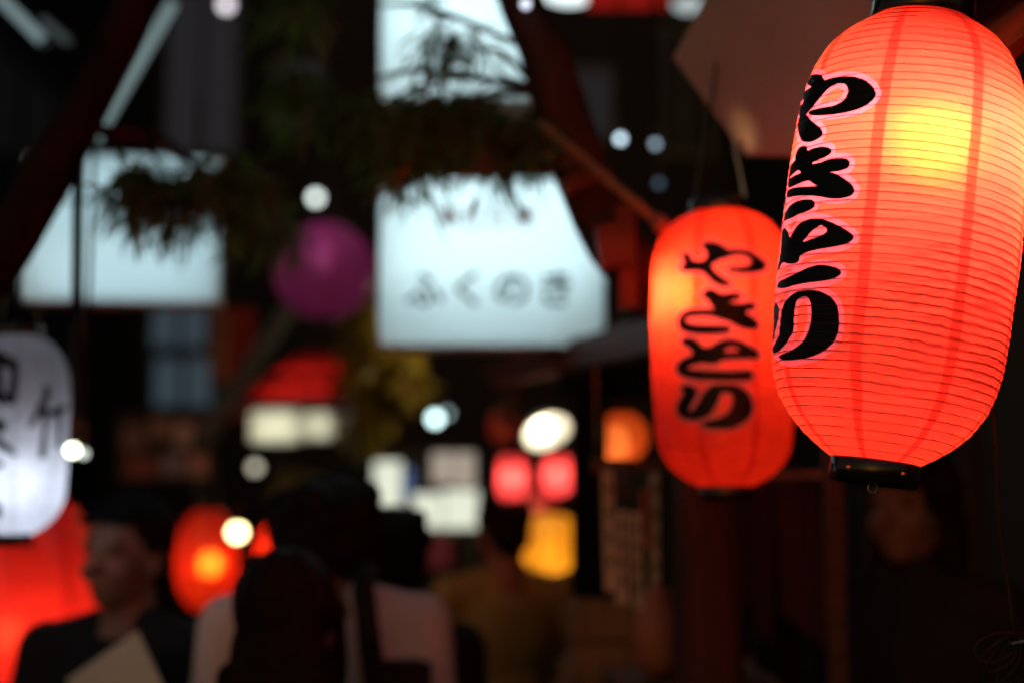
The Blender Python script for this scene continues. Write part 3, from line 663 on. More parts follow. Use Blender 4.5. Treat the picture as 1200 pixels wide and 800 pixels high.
# ------------------------------------------------------------------ lamps (the round out-of-focus lights)
def bulb_lamp(label, px, py, d, r, mat, cord=.6, squash=1.0):
    t = thing('bulb_lamp', label, 'lamp', at(px, py, d))
    obj('glass', ball((0, 0, 0), (r, r, r * squash), 2), mat, t, True)
    obj('socket', tube([(0, 0, r * .85), (0, 0, r + .045)], r * .55, 12), M['black_plastic'], t)
    obj('cord', tube([(0, 0, r + .04), (0, 0, r + cord)], .004, 6), M['cable'], t)
def G(n, c, s): return glow(n, c, s)
bulb_lamp('cool white round bulb lamp above the magenta lantern', 370, 232, 9, .034, G('lamp_a', (.75, .85, .80), 4.2))
bulb_lamp('greyish bulb lamp at the top edge above the wide left sign', 265, 6, 9, .04, G('lamp_b', (.50, .46, .50), 4.4))
bulb_lamp('dim greenish grey bulb lamp just below the cream lit panels', 299, 547, 9, .032, G('lamp_c', (.42, .40, .30), 3.2))
bulb_lamp('bright warm yellow bulb lamp in front of the small red lanterns', 278, 623, 4.2, .027, G('lamp_d', (1, .82, .36), 9))
bulb_lamp('bright greenish white bulb lamp at the edge of the white lantern', 85, 527, 2.55, .0135, G('lamp_e', (.95, 1, .68), 6))
bulb_lamp('dim pale bulb lamp just right of the bright one by the white lantern', 98, 531, 2.62, .010, G('lamp_f', (.62, .68, .62), 1.6))
bulb_lamp('pale cyan bulb lamp hanging below the four character sign', 510, 490, 9, .034, G('lamp_g', (.60, .85, .85), 7))
bulb_lamp('small dim cyan bulb lamp just right of the pale cyan one', 524, 484, 9.2, .02, G('lamp_h', (.35, .5, .5), 3))
bulb_lamp('small bluish bulb lamp left of the grey sheet metal hood', 727, 163, 3.9, .011, G('lamp_i', (.55, .72, .82), 4.2))
bulb_lamp('faint bluish bulb lamp right of the small bluish one', 768, 169, 3.9, .010, G('lamp_j', (.35, .45, .55), 2.2))
bulb_lamp('small lilac bulb lamp beside the top of the leaning trunk', 616, 5, 2.5, .009, G('lamp_k', (.62, .66, .80), 2.2))
bulb_lamp('faint blue bulb lamp under the two small bluish ones', 772, 215, 3.9, .010, G('lamp_l', (.15, .22, .30), .8))
bulb_lamp('unseen warm bulb added behind the four character sign to light the yellow leaves', 540, 372, 6.6, .04, glow('tree_fill_lamp', (1, .80, .42), 110))  # added bulb hidden behind the sign, lights the yellow tree
# ceiling lights at the top edge
def disc_light(label, px, py, d, r, mat):
    t = thing('ceiling_light', label, 'lamp', at(px, py, d))
    obj('diffuser', lathe([(.001, -.03), (r * .6, -.028), (r * .95, -.012), (r, 0)], 32), mat, t, True)
    obj('rim', lathe([(r * 1.001, 0), (r * 1.06, 0), (r * 1.06, .03), (.001, .03)], 32), M['housing'], t)
    obj('stem', tube([(0, 0, .031), (0, 0, .8)], .01, 8), M['housing'], t)
disc_light('round white ceiling light at the top edge right of the leaning trunk', 668, -8, 5.5, .105, G('disc_a', (.85, 1, 1), 1.6))
disc_light('small dim white ceiling light at the top edge left of the sheet metal hood', 806, 4, 5.5, .06, G('disc_b', (.6, .68, .7), .8))
t = thing('red_sign', 'red lit sign strip at the top edge', 'sign', at(735, -14, 4.6))
obj('panel', boxm(-.13, .13, 0, .05, -.055, .06), G('red_lit', (1, .03, .02), .22), t)
obj('bracket', boxm(-.01, .01, .01, .03, .061, .6), M['housing'], t)
# leaning slim glowing tubes upper left, added in place of reflected light streaks
def reflection_streak(label, p0, p1, r, mat):
    t = thing('reflection_streak', label, 'lamp', p0)
    d = p1 - p0
    obj('glow_rod', tube([d * .04, d * .96], r, 10), mat, t, True)
    obj('end_cap', tube([d * 0, d * .04], r * 1.2, 10), M['housing'], t); obj('end_cap', tube([d * .96, d], r * 1.2, 10), M['housing'], t)
    obj('backing', tube([d * .02 + Vector((0, .03, .01)), d * .98 + Vector((0, .03, .01))], r * 1.1, 6), M['housing'], t)
tm1 = G('streak_grey', (.42, .58, .60), .42); tm2 = G('streak_grey_dim', (.42, .52, .56), .12)
reflection_streak('dim grey glowing streak for a reflection along the right edge of the big left trunk', at(207, -4, 3.9), at(106, 172, 3.9), .015, tm1)
reflection_streak('dim grey glowing streak for a reflection slanting across the top left corner', at(-12, -14, 3.6), at(54, 52, 3.6), .014, tm1)
reflection_streak('very dim short glow for a reflection, right of the slanting top left streak', at(48, 22, 3.8), at(82, 52, 3.8), .010, tm2)

# pendant lamp with shade
def pendant(label, px, py, d, r, mat, tilt):
    t = thing('pendant_lamp', label, 'lamp', at(px, py, d), (R(tilt[0]), R(tilt[1]), 0))
    obj('shade', lathe([(r, -.012), (r * .93, .004), (r * .66, .035), (r * .3, .062), (.016, .07)], 32), M['white_inside'], t, True)
    obj('cord', tube([(0, 0, .07), (0, 0, .6)], .004, 6), M['cable'], t)
    obj('bulb', ball((-.01, 0, .008), .036, 2), mat, t, True)
pendant('bright cream pendant lamp with a white enamel shade left of the dark post', 640, 503, 5.0, .082, G('pend', (1, .84, .56), 12), (-38, -22))

# ------------------------------------------------------------------ people
class Prims:
    """overlapping closed shapes, fused into one skin afterwards"""
    def __init__(s): s.v = []; s.f = []
    def rings(s, R_, n):
        base = len(s.v)
        for r in R_: s.v += r
        for i in range(len(R_) - 1):
            for k in range(n):
                k2 = (k + 1) % n; a = base + i * n; s.f.append((a + k, a + k2, a + n + k2, a + n + k))
        s.f.append(tuple(range(base + n - 1, base - 1, -1))); s.f.append(tuple(range(base + (len(R_) - 1) * n, base + len(R_) * n)))
    def turn(s, deg, cent=Vector((0, .02, 1.5))):
        m = Matrix.Rotation(R(deg), 3, 'Z'); s.v = [m @ (v - cent) + cent for v in s.v]
def cap(bm, p0, p1, r0, r1=None, seg=14):
    r1 = r0 if r1 is None else r1
    p0, p1 = Vector(p0), Vector(p1); d = (p1 - p0)
    d = d.normalized() if d.length > 1e-6 else Vector((0, 0, 1))
    a = d.cross(Vector((0, 0, 1)) if abs(d.z) < .9 else Vector((1, 0, 0))).normalized(); b = d.cross(a)
    L = []
    for c, r, q0, q1 in ((p0, r0, -85, 0), (p1, r1, 0, 85)):
        for i in range(5):
            q = R(q0 + (q1 - q0) * i / 4)
            L.append([c + d * (r * math.sin(q)) + (a * math.cos(2 * math.pi * k / seg) + b * math.sin(2 * math.pi * k / seg)) * (r * math.cos(q)) for k in range(seg)])
    bm.rings(L, seg)
def ell(bm, c, r, rot=None):
    L = []; c = Vector(c)
    for i in range(13):
        q = R(-87 + 174 * i / 12)
        L.append([c + Vector((r[0] * math.cos(q) * math.cos(2 * math.pi * k / 20), r[1] * math.cos(q) * math.sin(2 * math.pi * k / 20), r[2] * math.sin(q))) for k in range(20)])
    bm.rings(L, 20)
def fuse(bm, vox=.008, smooth=4, scale=1.0):
    me = bpy.data.meshes.new('tmp'); me.from_pydata(bm.v, [], bm.f)
    o = bpy.data.objects.new('tmp', me); COL.objects.link(o)
    r = o.modifiers.new('r', 'REMESH'); r.mode = 'VOXEL'; r.voxel_size = vox
    s = o.modifiers.new('s', 'SMOOTH'); s.factor = .5; s.iterations = smooth
    bpy.context.view_layer.update()
    out = bpy.data.meshes.new_from_object(o.evaluated_get(bpy.context.evaluated_depsgraph_get()))
    bpy.data.objects.remove(o); bpy.data.meshes.remove(me)
    out.transform(Matrix.Scale(scale, 4)); out.materials.clear()
    return out
def head_prims(bm):
    ell(bm, (0, .014, 1.602), (.074, .092, .094)); ell(bm, (0, -.022, 1.552), (.060, .068, .084))
    ell(bm, (0, -.055, 1.492), (.030, .028, .022)); ell(bm, (0, -.02, 1.503), (.05, .05, .03))
    cap(bm, (0, -.086, 1.588), (0, -.108, 1.556), .009, .013); ell(bm, (0, -.098, 1.551), (.018, .012, .009))
    ell(bm, (0, -.080, 1.522), (.024, .013, .006)); ell(bm, (0, -.078, 1.512), (.021, .013, .007))
    for s in (-1, 1):
        ell(bm, (s * .076, .012, 1.560), (.010, .020, .032)); ell(bm, (s * .030, -.080, 1.600), (.020, .010, .007))
        ell(bm, (s * .037, -.060, 1.545), (.022, .022, .022))
    cap(bm, (0, .022, 1.53), (0, .024, 1.40), .054, .060)
def hand(bm, w, d, s=1, curl=.5):
    """wrist w, direction d; palm and five fingers"""
    d = Vector(d).normalized(); w = Vector(w)
    side = Vector((0, 0, 1)).cross(d)
    side = side.normalized() if side.length > .2 else Vector((0, 1, 0))
    nrm = side.cross(d).normalized()
    pc = w + d * .045
    for k in (-1, -.33, .33, 1): cap(bm, w + side * .012 * k + d * .01, w + side * .024 * k + d * .082, .014, .012, 10)
    for k, L in ((-1.0, .060), (-.36, .074), (.3, .070), (.95, .056)):
        a = w + side * .027 * k + d * .085
        b = a + (d - nrm * curl * .5).normalized() * L * .5
        c = b + (d - nrm * curl * 1.4).normalized() * L * .45
        cap(bm, a, b, .0095, .0085, 8); cap(bm, b, c, .0085, .0075, 8)
    a = w - side * .024 * s + d * .025; b = a + (d * .6 - side * s * .8).normalized() * .035; c = b + (d - side * s * .2).normalized() * .028
    cap(bm, a, b, .012, .010, 8); cap(bm, b, c, .010, .008, 8)
def person(label, px, py, d, yaw, H, hair, shirt, trousers, arms=None, slv=.5, hairM=None, head_yaw=0, hv=.010, collar=1.40, drop=0):
    """px,py,d place the head centre; H standing height; faces the camera at yaw 0"""
    k = H / 1.70
    c = at(px, py, d)
    t = thing('person', label, 'person', (c.x, c.y, 0), (0, 0, R(yaw)))
    arms = arms or {}
    sh = {s: Vector((s * .180, .015, 1.375)) for s in (-1, 1)}
    el, wr, hd = {}, {}, {}
    for s in (-1, 1):
        e, w_ = arms.get(s, ((s * .215, .03, 1.08), (s * .205, -.04, .86)))
        el[s], wr[s] = Vector(e), Vector(w_); hd[s] = (wr[s] - el[s]).normalized()
    bm = Prims(); head_prims(bm)
    if head_yaw: bm.turn(head_yaw)
    if drop: bm.v = [v + Vector((0, -drop * .8, -drop)) for v in bm.v]
    ell(bm, (0, .012, 1.25), (.15, .095, .17)); ell(bm, (0, .01, 1.04), (.125, .085, .16)); ell(bm, (0, .012, .92), (.15, .10, .11))
    cap(bm, (-.15, .015, 1.36), (.15, .015, 1.36), .045); cap(bm, (0, .02, 1.44), (0, .02, 1.35), .06, .09)
    for s in (-1, 1):
        cap(bm, sh[s], el[s], .046, .036); cap(bm, el[s], wr[s], .036, .024); hand(bm, wr[s], hd[s], s)
        cap(bm, (s * .085, .012, .88), (s * .095, 0, .48), .078, .052); cap(bm, (s * .095, 0, .48), (s * .10, .025, .09), .050, .034)
    me = fuse(bm, hv * .8, 2, k); body = obj('body', me, M['skin'], t, True)
    # shirt
    bm = Prims()
    ell(bm, (0, .012, 1.25), (.172, .118, .185)); ell(bm, (0, .01, 1.06), (.150, .108, .20)); ell(bm, (0, .012, .90), (.168, .118, .08))
    cap(bm, (-.15, .015, 1.375), (.15, .015, 1.375), .060); cap(bm, (0, .022, collar), (0, .02, 1.35), .064, .10)
    for s in (-1, 1): cap(bm, (s * .02, .02, 1.425), (s * .16, .015, 1.385), .050, .052)
    for s in (-1, 1):
        m_ = sh[s].lerp(el[s], min(1, slv * 2)); cap(bm, sh[s], m_, .064, .058 if slv < .6 else .050)
        if slv > .5: cap(bm, el[s], el[s].lerp(wr[s], .92), .050, .038)
    obj('shirt', fuse(bm, hv, 3, k), shirt, t, True)
    bm = Prims(); ell(bm, (0, .012, .90), (.162, .115, .11))
    for s in (-1, 1): cap(bm, (s * .085, .012, .86), (s * .095, 0, .48), .092, .068); cap(bm, (s * .095, 0, .48), (s * .10, .025, .10), .068, .056)
    obj('trousers', fuse(bm, .012, 3, k), trousers, t, True)
    for s in (-1, 1):
        bm = Prims(); ell(bm, (s * .10, -.03, .035), (.046, .13, .036)); cap(bm, (s * .10, .03, .05), (s * .10, .03, .085), .042, .040)
        obj('shoe', fuse(bm, .01, 2, k), M['black_plastic'], t, True)
    # hair
    bm = Prims()
    if hair == 'short':
        ell(bm, (0, .034, 1.622), (.086, .094, .090)); ell(bm, (0, -.018, 1.660), (.064, .050, .038)); ell(bm, (.0, .07, 1.56), (.068, .05, .07))
        for i in range(14):
            a = -60 + i * 9; cap(bm, (.055 * math.sin(R(a)), -.04, 1.675), (.074 * math.sin(R(a * 1.1)), -.071, 1.640 + .012 * random.random()), .012, .005, 8)
        for s in (-1, 1): cap(bm, (s * .076, -.005, 1.62), (s * .078, -.004, 1.575), .014, .008)
    elif hair == 'long':
        ell(bm, (0, .030, 1.615), (.094, .100, .104)); ell(bm, (0, .068, 1.45), (.100, .072, .20)); ell(bm, (0, .088, 1.25), (.104, .060, .22)); ell(bm, (0, .092, 1.10), (.095, .05, .17))
        for s in (-1, 1): cap(bm, (s * .072, -.02, 1.60), (s * .095, .0, 1.34), .026, .020)
        for i in range(16):
            a = -.11 + .22 * i / 15; cap(bm, (a * .8, .115, 1.5), (a * 1.08, .13 + .01 * math.sin(i * 2.1), .98 + .05 * math.sin(i * 1.7)), .014, .008, 8)
    elif hair == 'puffy':
        ell(bm, (0, .030, 1.618), (.106, .106, .096)); ell(bm, (0, .045, 1.575), (.104, .098, .085))
        for i in range(26):
            a = i * 2.4; z = 1.54 + .0055 * i; rr = .088 * math.sqrt(max(.1, 1 - ((z - 1.63) / .14) ** 2)); ell(bm, (rr * math.cos(a), .035 + rr * abs(math.sin(a)), z), (.03, .03, .03))
    elif hair == 'side':
        ell(bm, (0, .030, 1.615), (.090, .098, .100)); ell(bm, (0, .075, 1.50), (.085, .055, .16)); ell(bm, (0, .09, 1.32), (.10, .05, .18))
        for s in (-1, 1): cap(bm, (s * .074, .01, 1.62), (s * .085, .035, 1.30), .022, .022)
        for i in range(9):
            a = -.06 + .12 * i / 8; cap(bm, (a * .8, -.04, 1.69), (a * 1.15, -.088, 1.625), .016, .008, 8)
    if head_yaw: bm.turn(head_yaw)
    if drop: bm.v = [v + Vector((0, -drop * .8, -drop)) for v in bm.v]
    hm = fuse(bm, hv * .9, 2, k)
    for v in hm.vertices:          # locks: ridges running down the hair
        a_ = math.atan2(v.co.x, v.co.y + .02)
        q = mnoise.noise(Vector((a_ * 7, v.co.z * 5, 1.3 + k))) + .5 * mnoise.noise(Vector((a_ * 22, v.co.z * 9, 4.1)))
        v.co += v.normal * q * .009
    obj('hair', hm, hairM or M['black_hair'], body, True)
    for s in (-1, 1):
        e = Matrix.Rotation(R(head_yaw), 3, 'Z') @ (Vector((s * .030, -.0765, 1.583)) - Vector((0, .02, 1.5))) + Vector((0, .02 - drop * .8, 1.5 - drop))
        obj('eye', ball(tuple(e * k), (.010, .008, .005), 2), M['ink'], body, True)
    return t, k
def hgt(px, py, d): return at(px, py, d).z / .925

# man with a card
H = hgt(146, 652, 2.98)
t, k = person('man with short dark hair in a black T-shirt holding a pale card', 146, 652, 2.98, -12, H, 'short', M['black_cloth'], M['jeans'],
              {-1: ((-.235, .02, 1.12), (-.10, -.22, 1.17)), 1: ((.235, .02, 1.12), (.09, -.24, 1.13))}, .42, head_yaw=-8)
obj('shirt_print', boxm(.055 * k, .125 * k, -.116 * k, -.1135 * k, 1.268 * k, 1.277 * k), M['green_print'], t)
cc = at(147, 827, 2.66)
t = thing('card', 'plain pale card held tilted by the man in the black T-shirt', 'card', cc, (R(-14), R(-34), R(-8)))
obj('sheet', boxm(-.083, .083, -.002, .002, -.112, .112), M['paper'], t)

H = hgt(338, 734, 2.42)
person('woman with long dark brown hair seen from behind, in front of the pink shirt', 338, 734, 2.42, 176, H, 'long', M['black_cloth'], M['jeans'],
       slv=.95, hairM=M['brown_hair'])
H = hgt(385, 611, 2.87)
person('person with black hair in a pale pink shirt, seen from behind, with a bag strap', 384, 611, 2.87, 184, H, 'puffy', M['pink_cloth'], M['black_cloth'], slv=.95, drop=.055)
H = hgt(455, 660, 3.35)
person('person with round black hair and dark clothes behind the pink shirted person', 455, 660, 3.35, 172, H, 'puffy', M['black_cloth'], M['black_cloth'], slv=.95)
H = hgt(590, 622, 4.6)
person('person with dark hair in an olive jacket near the amber lantern', 589, 624, 4.6, 200, H, 'short', M['olive_cloth'], M['jeans'], slv=.95,
       arms={-1: ((-.30, .0, 1.14), (-.26, -.18, 1.02)), 1: ((.26, .0, 1.12), (.2, -.2, 1.05))})
H = hgt(1062, 598, 3.0)
person('woman in deep shade facing left below the nearest lantern, hair tied back', 1066, 598, 3.0, -42, H, 'side', M['black_cloth'], M['black_cloth'], slv=.95, hairM=M['brown_hair'], collar=1.475)
# shoulder bag of the pink shirt person
c = at(425, 735, 2.70)
t = thing('shoulder_bag', 'black bag with a broad strap over the pink shirt', 'bag', c)
s = 2.70 / F
obj('strap', tube([((423 - 425) * s, .10, (735 - 668) * s), ((425 - 425) * s, .0, (735 - 690) * s), ((433 - 425) * s, -.02, (735 - 740) * s), ((440 - 425) * s, -.03, (735 - 790) * s)], .022, 10), M['black_cloth'], t, True)
obj('bag_body', boxm((432 - 425) * s, (506 - 425) * s, -.06, .05, (735 - 905) * s, (735 - 772) * s, bev=.02), M['black_cloth'], t, True)
obj('flap', boxm((430 - 425) * s, (508 - 425) * s, -.07, -.0605, (735 - 835) * s, (735 - 770) * s), M['black_cloth'], t)

# ------------------------------------------------------------------ stall on the right: roof, post, counter
t = thing('stall', 'dark wooden stall with a low red-brown roof and black post behind the second lantern', 'stall', at(700, 560, 3.7) * 1)
o0 = t.location.copy()
def lp(px, py, d): return at(px, py, d) - o0
def beam(name, p0, p1, w_, h_, mat, parent):
    d = (p1 - p0); L = d.length; bm = boxm(-w_ / 2, w_ / 2, 0, L, -h_ / 2, h_ / 2)
    o = obj(name, bm, mat, parent); o.location = p0; o.rotation_mode = 'QUATERNION'
    o.rotation_quaternion = d.to_track_quat('Y', 'Z'); return o
# roof boards run from the eave up towards the wall
for i in range(9):
    a = i / 8
    e0 = lp(584 + a * 250, 432 - a * 62, 4.15 - a * 1.1); e1 = e0 + Vector((.66, .50, .15))
    beam('roof_board', e0, e1, .155, .018, M['red_wood'], t)
beam('fascia', lp(580, 438, 4.16), lp(842, 374, 3.0), .03, .075, M['red_wood'], t)
beam('rafter', lp(604, 452, 4.2), lp(592, 500, 4.2), .03, .03, M['red_wood'], t)
beam('tie_beam', lp(668, 452, 3.72), lp(960, 440, 3.05), .07, .09, M['post_wood'], t)
pb = lp(690, 455, 3.55)
obj('post', boxm(pb.x - .043, pb.x + .043, pb.y - .043, pb.y + .043, -o0.z, pb.z + .02), M['post_wood'], t)
pb = lp(905, 455, 3.0)
obj('post', boxm(pb.x - .045, pb.x + .045, pb.y - .045, pb.y + .045, -o0.z, pb.z), M['post_wood'], t)
pc = lp(745, 800, 3.6)
obj('counter', boxm(pc.x - .16, pc.x + .75, pc.y - .1, pc.y + .45, -o0.z + 0.0, pc.z - .02), M['dark_wood'], t)
obj('counter_top', boxm(pc.x - .18, pc.x + .78, pc.y - .13, pc.y + .47, pc.z - .018, pc.z + .012), M['pale_wood'], t)
beam('noren_rod', lp(862, 556, 2.95), lp(990, 556, 2.75), .014, .014, M['pale_wood'], t)
# plum cloth panels
for (x0, x1, lab) in ((866, 902, 'plum coloured short curtain, left piece by the second lantern'), (904, 968, 'plum coloured short curtain, wide piece left of the thin post')):
    c = at((x0 + x1) / 2, 560, 2.83)
    tt = thing('curtain', lab, 'curtain', c); hw = (x1 - x0) / F * 2.83 / 2; bm = bmesh.new(); g = []
    for i in range(17):
        row = []
        for j in range(15):
            a, b = i / 16 * 2 - 1, j / 14
            row.append(bm.verts.new((a * hw * (1 - .22 * b), .014 * math.sin(a * 9 + b * 2), -.30 * b * (1 + .12 * a) + .0)))
        g.append(row)
    for i in range(16):
        for j in range(14): bm.faces.new((g[i][j], g[i][j + 1], g[i + 1][j + 1], g[i + 1][j]))
    o = obj('cloth', bm, M['noren'], tt, True)
    md = o.modifiers.new('thickness', 'SOLIDIFY'); md.thickness = .003
t = thing('thin_post', 'thin brown wooden post between the curtain and the shaded woman', 'post', (at(977, 600, 2.6).x, at(977, 600, 2.6).y, 0))
obj('shaft', boxm(-.016, .016, -.016, .016, .02, 2.35, bev=.003), M['dark_wood'], t); obj('foot', boxm(-.05, .05, -.05, .05, 0, .0195), M['post_wood'], t)

# menu strips hung in a row
t = thing('strip_rail', 'dark rail that the paper menu strips hang from, right of the black post', 'rail', at(738, 545, 2.76))
obj('rail', boxm(-.075, .075, -.012, .012, -.012, .012), M['dark_wood'], t)
obj('hanger', boxm(-.066, -.063, -.002, .002, .0125, .20), M['black_plastic'], t); obj('hanger', boxm(.063, .066, -.002, .002, .0125, .20), M['black_plastic'], t)
strips = [(712, 14, 550, 690, 'strip', 'cream paper menu strip, leftmost of the hanging strips'), (729, 15, 598, 705, 'strip', 'cream paper menu strip with a low hanging start, second of the strips'),
          (730, 17, 548, 592, 'ink', 'short black slip above the cream strips'), (745, 13, 600, 712, 'strip', 'narrow cream paper menu strip in the middle of the strips'),
          (757, 14, 572, 640, 'strip_red', 'reddish paper menu strip on the right of the strips'), (766, 10, 548, 700, 'strip', 'cream paper menu strip, rightmost of the hanging strips')]
for i, (px, wpx, y0, y1, mt, lab) in enumerate(strips):
    d = 2.72 + .012 * i; s = d / F; c = at(px, y0, d)
    tt = thing('menu_strip', lab, 'menu strip', c, (0, R(random.uniform(-1.5, 1.5)), R(random.uniform(-12, 12))), group='paper strips hung in a row')
    bm = bmesh.new(); rows = []
    L = (y1 - y0) * s
    for j in range(11):
        b = j / 10; rows.append([bm.verts.new((a * wpx * s / 2, .006 * math.sin(b * 4 + i), -b * L)) for a in (-1, 1)])
    for a, b in zip(rows, rows[1:]): bm.faces.new((a[0], b[0], b[1], a[1]))
    o = obj('paper', bm, M[mt], tt); md = o.modifiers.new('thickness', 'SOLIDIFY'); md.thickness = .0006
    obj('thread', tube([(0, 0, 0), (0, 0, (y0 - 545) * s + .004)], .0008, 4), M['steel'], tt)
    if mt != 'ink':
        bm = bmesh.new()
        for q in range(4):
            zz = -L * (.15 + .2 * q); box(bm, -wpx * s * .25, wpx * s * .25, -.013, -.0125, zz - .004, zz + .002); box(bm, -.0018, .0018, -.0145, -.014, zz - .016, zz + .012)
        obj('writing', bm, M['ink'], tt, kind='stuff')

# clay jar, crates below
c = at(770, 742, 2.75)
t = thing('clay_jar', 'rounded reddish brown clay jar below the menu strips', 'jar', c - Vector((0, 0, .075)))
obj('vessel', lathe([(.001, 0), (.03, .001), (.043, .03), (.047, .07), (.042, .11), (.03, .135), (.026, .145), (.03, .152), (.026, .151), (.022, .14)], 32), M['clay'], t, True)
obj('lid', lathe([(.031, .1525), (.025, .16), (.008, .165), (.008, .175), (.001, .177)], 32), M['clay'], t, True)
t = thing('side_table', 'small dark wooden table under the clay jar', 'table', (c.x, c.y, 0))
zt = c.z - .075
obj('table_top', boxm(-.10, .22, -.12, .12, zt - .026, zt - .001, bev=.004), M['dark_wood'], t)
for x_, y_ in ((-.08, -.1), (.2, -.1), (-.08, .1), (.2, .1)): obj('leg', boxm(x_ - .015, x_ + .015, y_ - .015, y_ + .015, 0, zt - .0265), M['dark_wood'], t)
def crate(label, px, py, d, w_, h_, mat, grp):
    c = at(px, py, d)
    t = thing('wooden_crate', label, 'crate', (c.x, c.y, c.z - h_), (0, 0, R(8)), grp)
    for i in range(4):
        z0 = i * h_ / 4
        for y_ in (-w_ / 2, w_ / 2 - .012): obj('slat', boxm(-w_ / 2, w_ / 2, y_, y_ + .012, z0 + .003, z0 + h_ / 4 - .006), mat, t)
        for x_ in (-w_ / 2, w_ / 2 - .012): obj('slat', boxm(x_, x_ + .012, -w_ / 2 + .0125, w_ / 2 - .0125, z0 + .003, z0 + h_ / 4 - .006), mat, t)
    for x_ in (-1, 1):
        for y_ in (-1, 1):
            ax, ay = x_ * (w_ / 2 - .0135), y_ * (w_ / 2 - .0135)
            obj('corner_post', boxm(min(ax, ax - x_ * .02), max(ax, ax - x_ * .02), min(ay, ay - y_ * .02), max(ay, ay - y_ * .02), 0, h_), mat, t)
    obj('floor_board', boxm(-w_ / 2 + .036, w_ / 2 - .036, -w_ / 2 + .036, w_ / 2 - .036, .004, .014), mat, t)
c = at(706, 700, 3.25)
zz = c.z; n = 0
hh = [.26, .36, .36]
labs = ['worn pale crate, topmost of the stack below the black post', 'worn pale crate in the middle of the stack below the black post', 'worn pale crate at the bottom of the stack below the black post', ]
Hs = zz; h3 = (Hs) / 4
for i in range(4):
    lab = ['worn wooden crate, topmost of the stack below the black post', 'worn wooden crate, second from the top of the stack below the black post', 'worn wooden crate, third from the top of the stack below the black post', 'worn wooden crate, lowest of the stack below the black post'][i]
    crate(lab, 706, 700 + i * h3 / 3.25 * F * .995, 3.25, .15, h3 - .001, M['pale_wood'], 'crates stacked below the black post') if i == 0 else None
    if i:
        src = [o for o in bpy.data.objects if o.name.startswith('wooden_crate') and o.parent is None][0]
        q = copy_tree(src); q.location = (c.x + .01 * (-1) ** i, c.y, zz - (i + 1) * h3); q.rotation_euler = (0, 0, R(8 + 5 * i)); q['label'] = lab
for q in [o for o in bpy.data.objects if o.name == 'wooden_crate']: q.location = (c.x, c.y, zz - h3)

# ------------------------------------------------------------------ sheet metal hood over the lanterns
def prism(P, thick, mat, name, parent, bev=.004):
    P = [Vector(p) for p in P]; n = (P[1] - P[0]).cross(P[2] - P[0]).normalized() * thick
    bm = bmesh.new(); a = [bm.verts.new(p) for p in P]; b = [bm.verts.new(p + n) for p in P]; k = len(P)
    bm.faces.new(a[::-1]); bm.faces.new(b)
    for i in range(k): bm.faces.new((a[i], a[(i + 1) % k], b[(i + 1) % k], b[i]))
    bmesh.ops.recalc_face_normals(bm, faces=bm.faces[:])
    if bev: bmesh.ops.bevel(bm, geom=bm.edges[:], offset=bev, segments=2, affect='EDGES')
    return obj(name, bm, mat, parent)
o0 = at(860, 60, 2.1)
t = thing('metal_hood', 'tilted grey sheet metal hood with a pointed corner above the second lantern', 'hood', o0)
prism([at(x_, y_, 1 / (.4255 + (x_ - 786) * .00036 + (68 - y_) * .00016)) - o0 for x_, y_ in ((786, 68), (846, -40), (1075, -60), (1010, 186), (872, 184))], .02, M['sheet_metal'], 'sheet', t)
obj('hanger_rod', tube([at(900, 0, 2.10) - o0, at(900, 0, 2.10) - o0 + Vector((0, 0, .6))], .006, 8), M['steel'], t)
obj('bolt', ball(at(868, 168, 2.22) - o0, .006, 2), M['steel'], t)

# eave over the nearest lantern: boards and rafters
c = at(1170, 20, 2.2)
t = thing('eave', 'reddish wooden eave with boards and rafters above the nearest lantern', 'eave', c)
n_ = 10
for i in range(n_):
    # boards run diagonally (towards the wall), side by side
    p0 = at(1100, 92 - i * 30, 1.88 - i * .03) - c; p1 = at(1330, -75 - i * 34, 1.76 - i * .03) - c
    beam('board', p0, p1, .058, .012, M['eave_wood'], t)
p0 = at(1085, 62, 1.76) - c; p1 = at(1240, -62, 1.62) - c
beam('rafter', p0, p1, .012, .03, M['post_wood'], t)
p0 = at(1130, 92, 1.78) - c; p1 = at(1270, -22, 1.64) - c
beam('rafter', p0, p1, .03, .03, M['eave_wood'], t)
# hanging hook beam that carries the lanterns
beam('cross_beam', at(700, -150, 2.9) - c, at(1500, -170, 1.15) - c, .04, .05, M['dark_wood'], t)

# power cable with a coiled end beside the nearest lantern
pts = smoothpath([at(1128, -120, 1.75), at(1150, 200, 1.78), at(1156, 420, 1.70), at(1165, 490, 1.62), at(1169, 560, 1.60), at(1172, 625, 1.58), at(1182, 690, 1.57), at(1186, 722, 1.56), at(1190, 752, 1.56)], 10)
t = thing('power_cable', 'dark power cable hanging right of the nearest lantern, ending in a tied coil', 'cable', pts[-1])
obj('cord', tube([p - pts[-1] for p in pts], .0022, 8), M['cable'], t, True)
for i in range(9):
    L = []
    ang = R(200 + i * 17 + random.uniform(-5, 5)); ln = .045 + .015 * random.random(); wd = .008 + .008 * random.random()
    for q in range(25):
        a = 2 * math.pi * q / 24
        x_ = ln * (1 - math.cos(a)) * .5; y_ = wd * math.sin(a)
        L.append((x_ * math.cos(ang) - y_ * math.sin(ang), .004 * math.sin(a * 2 + i) + .002 * i - .008, x_ * math.sin(ang) + y_ * math.cos(ang) + .003))
    obj('loop', tube(L, .0020, 7, cap=False), M['cable'], t, True)
obj('tie', tube([(-.006, -.012, .0), (.006, -.012, .002), (.006, .012, .002), (-.006, .012, 0), (-.006, -.012, 0)], .0016, 6), M['steel'], t)

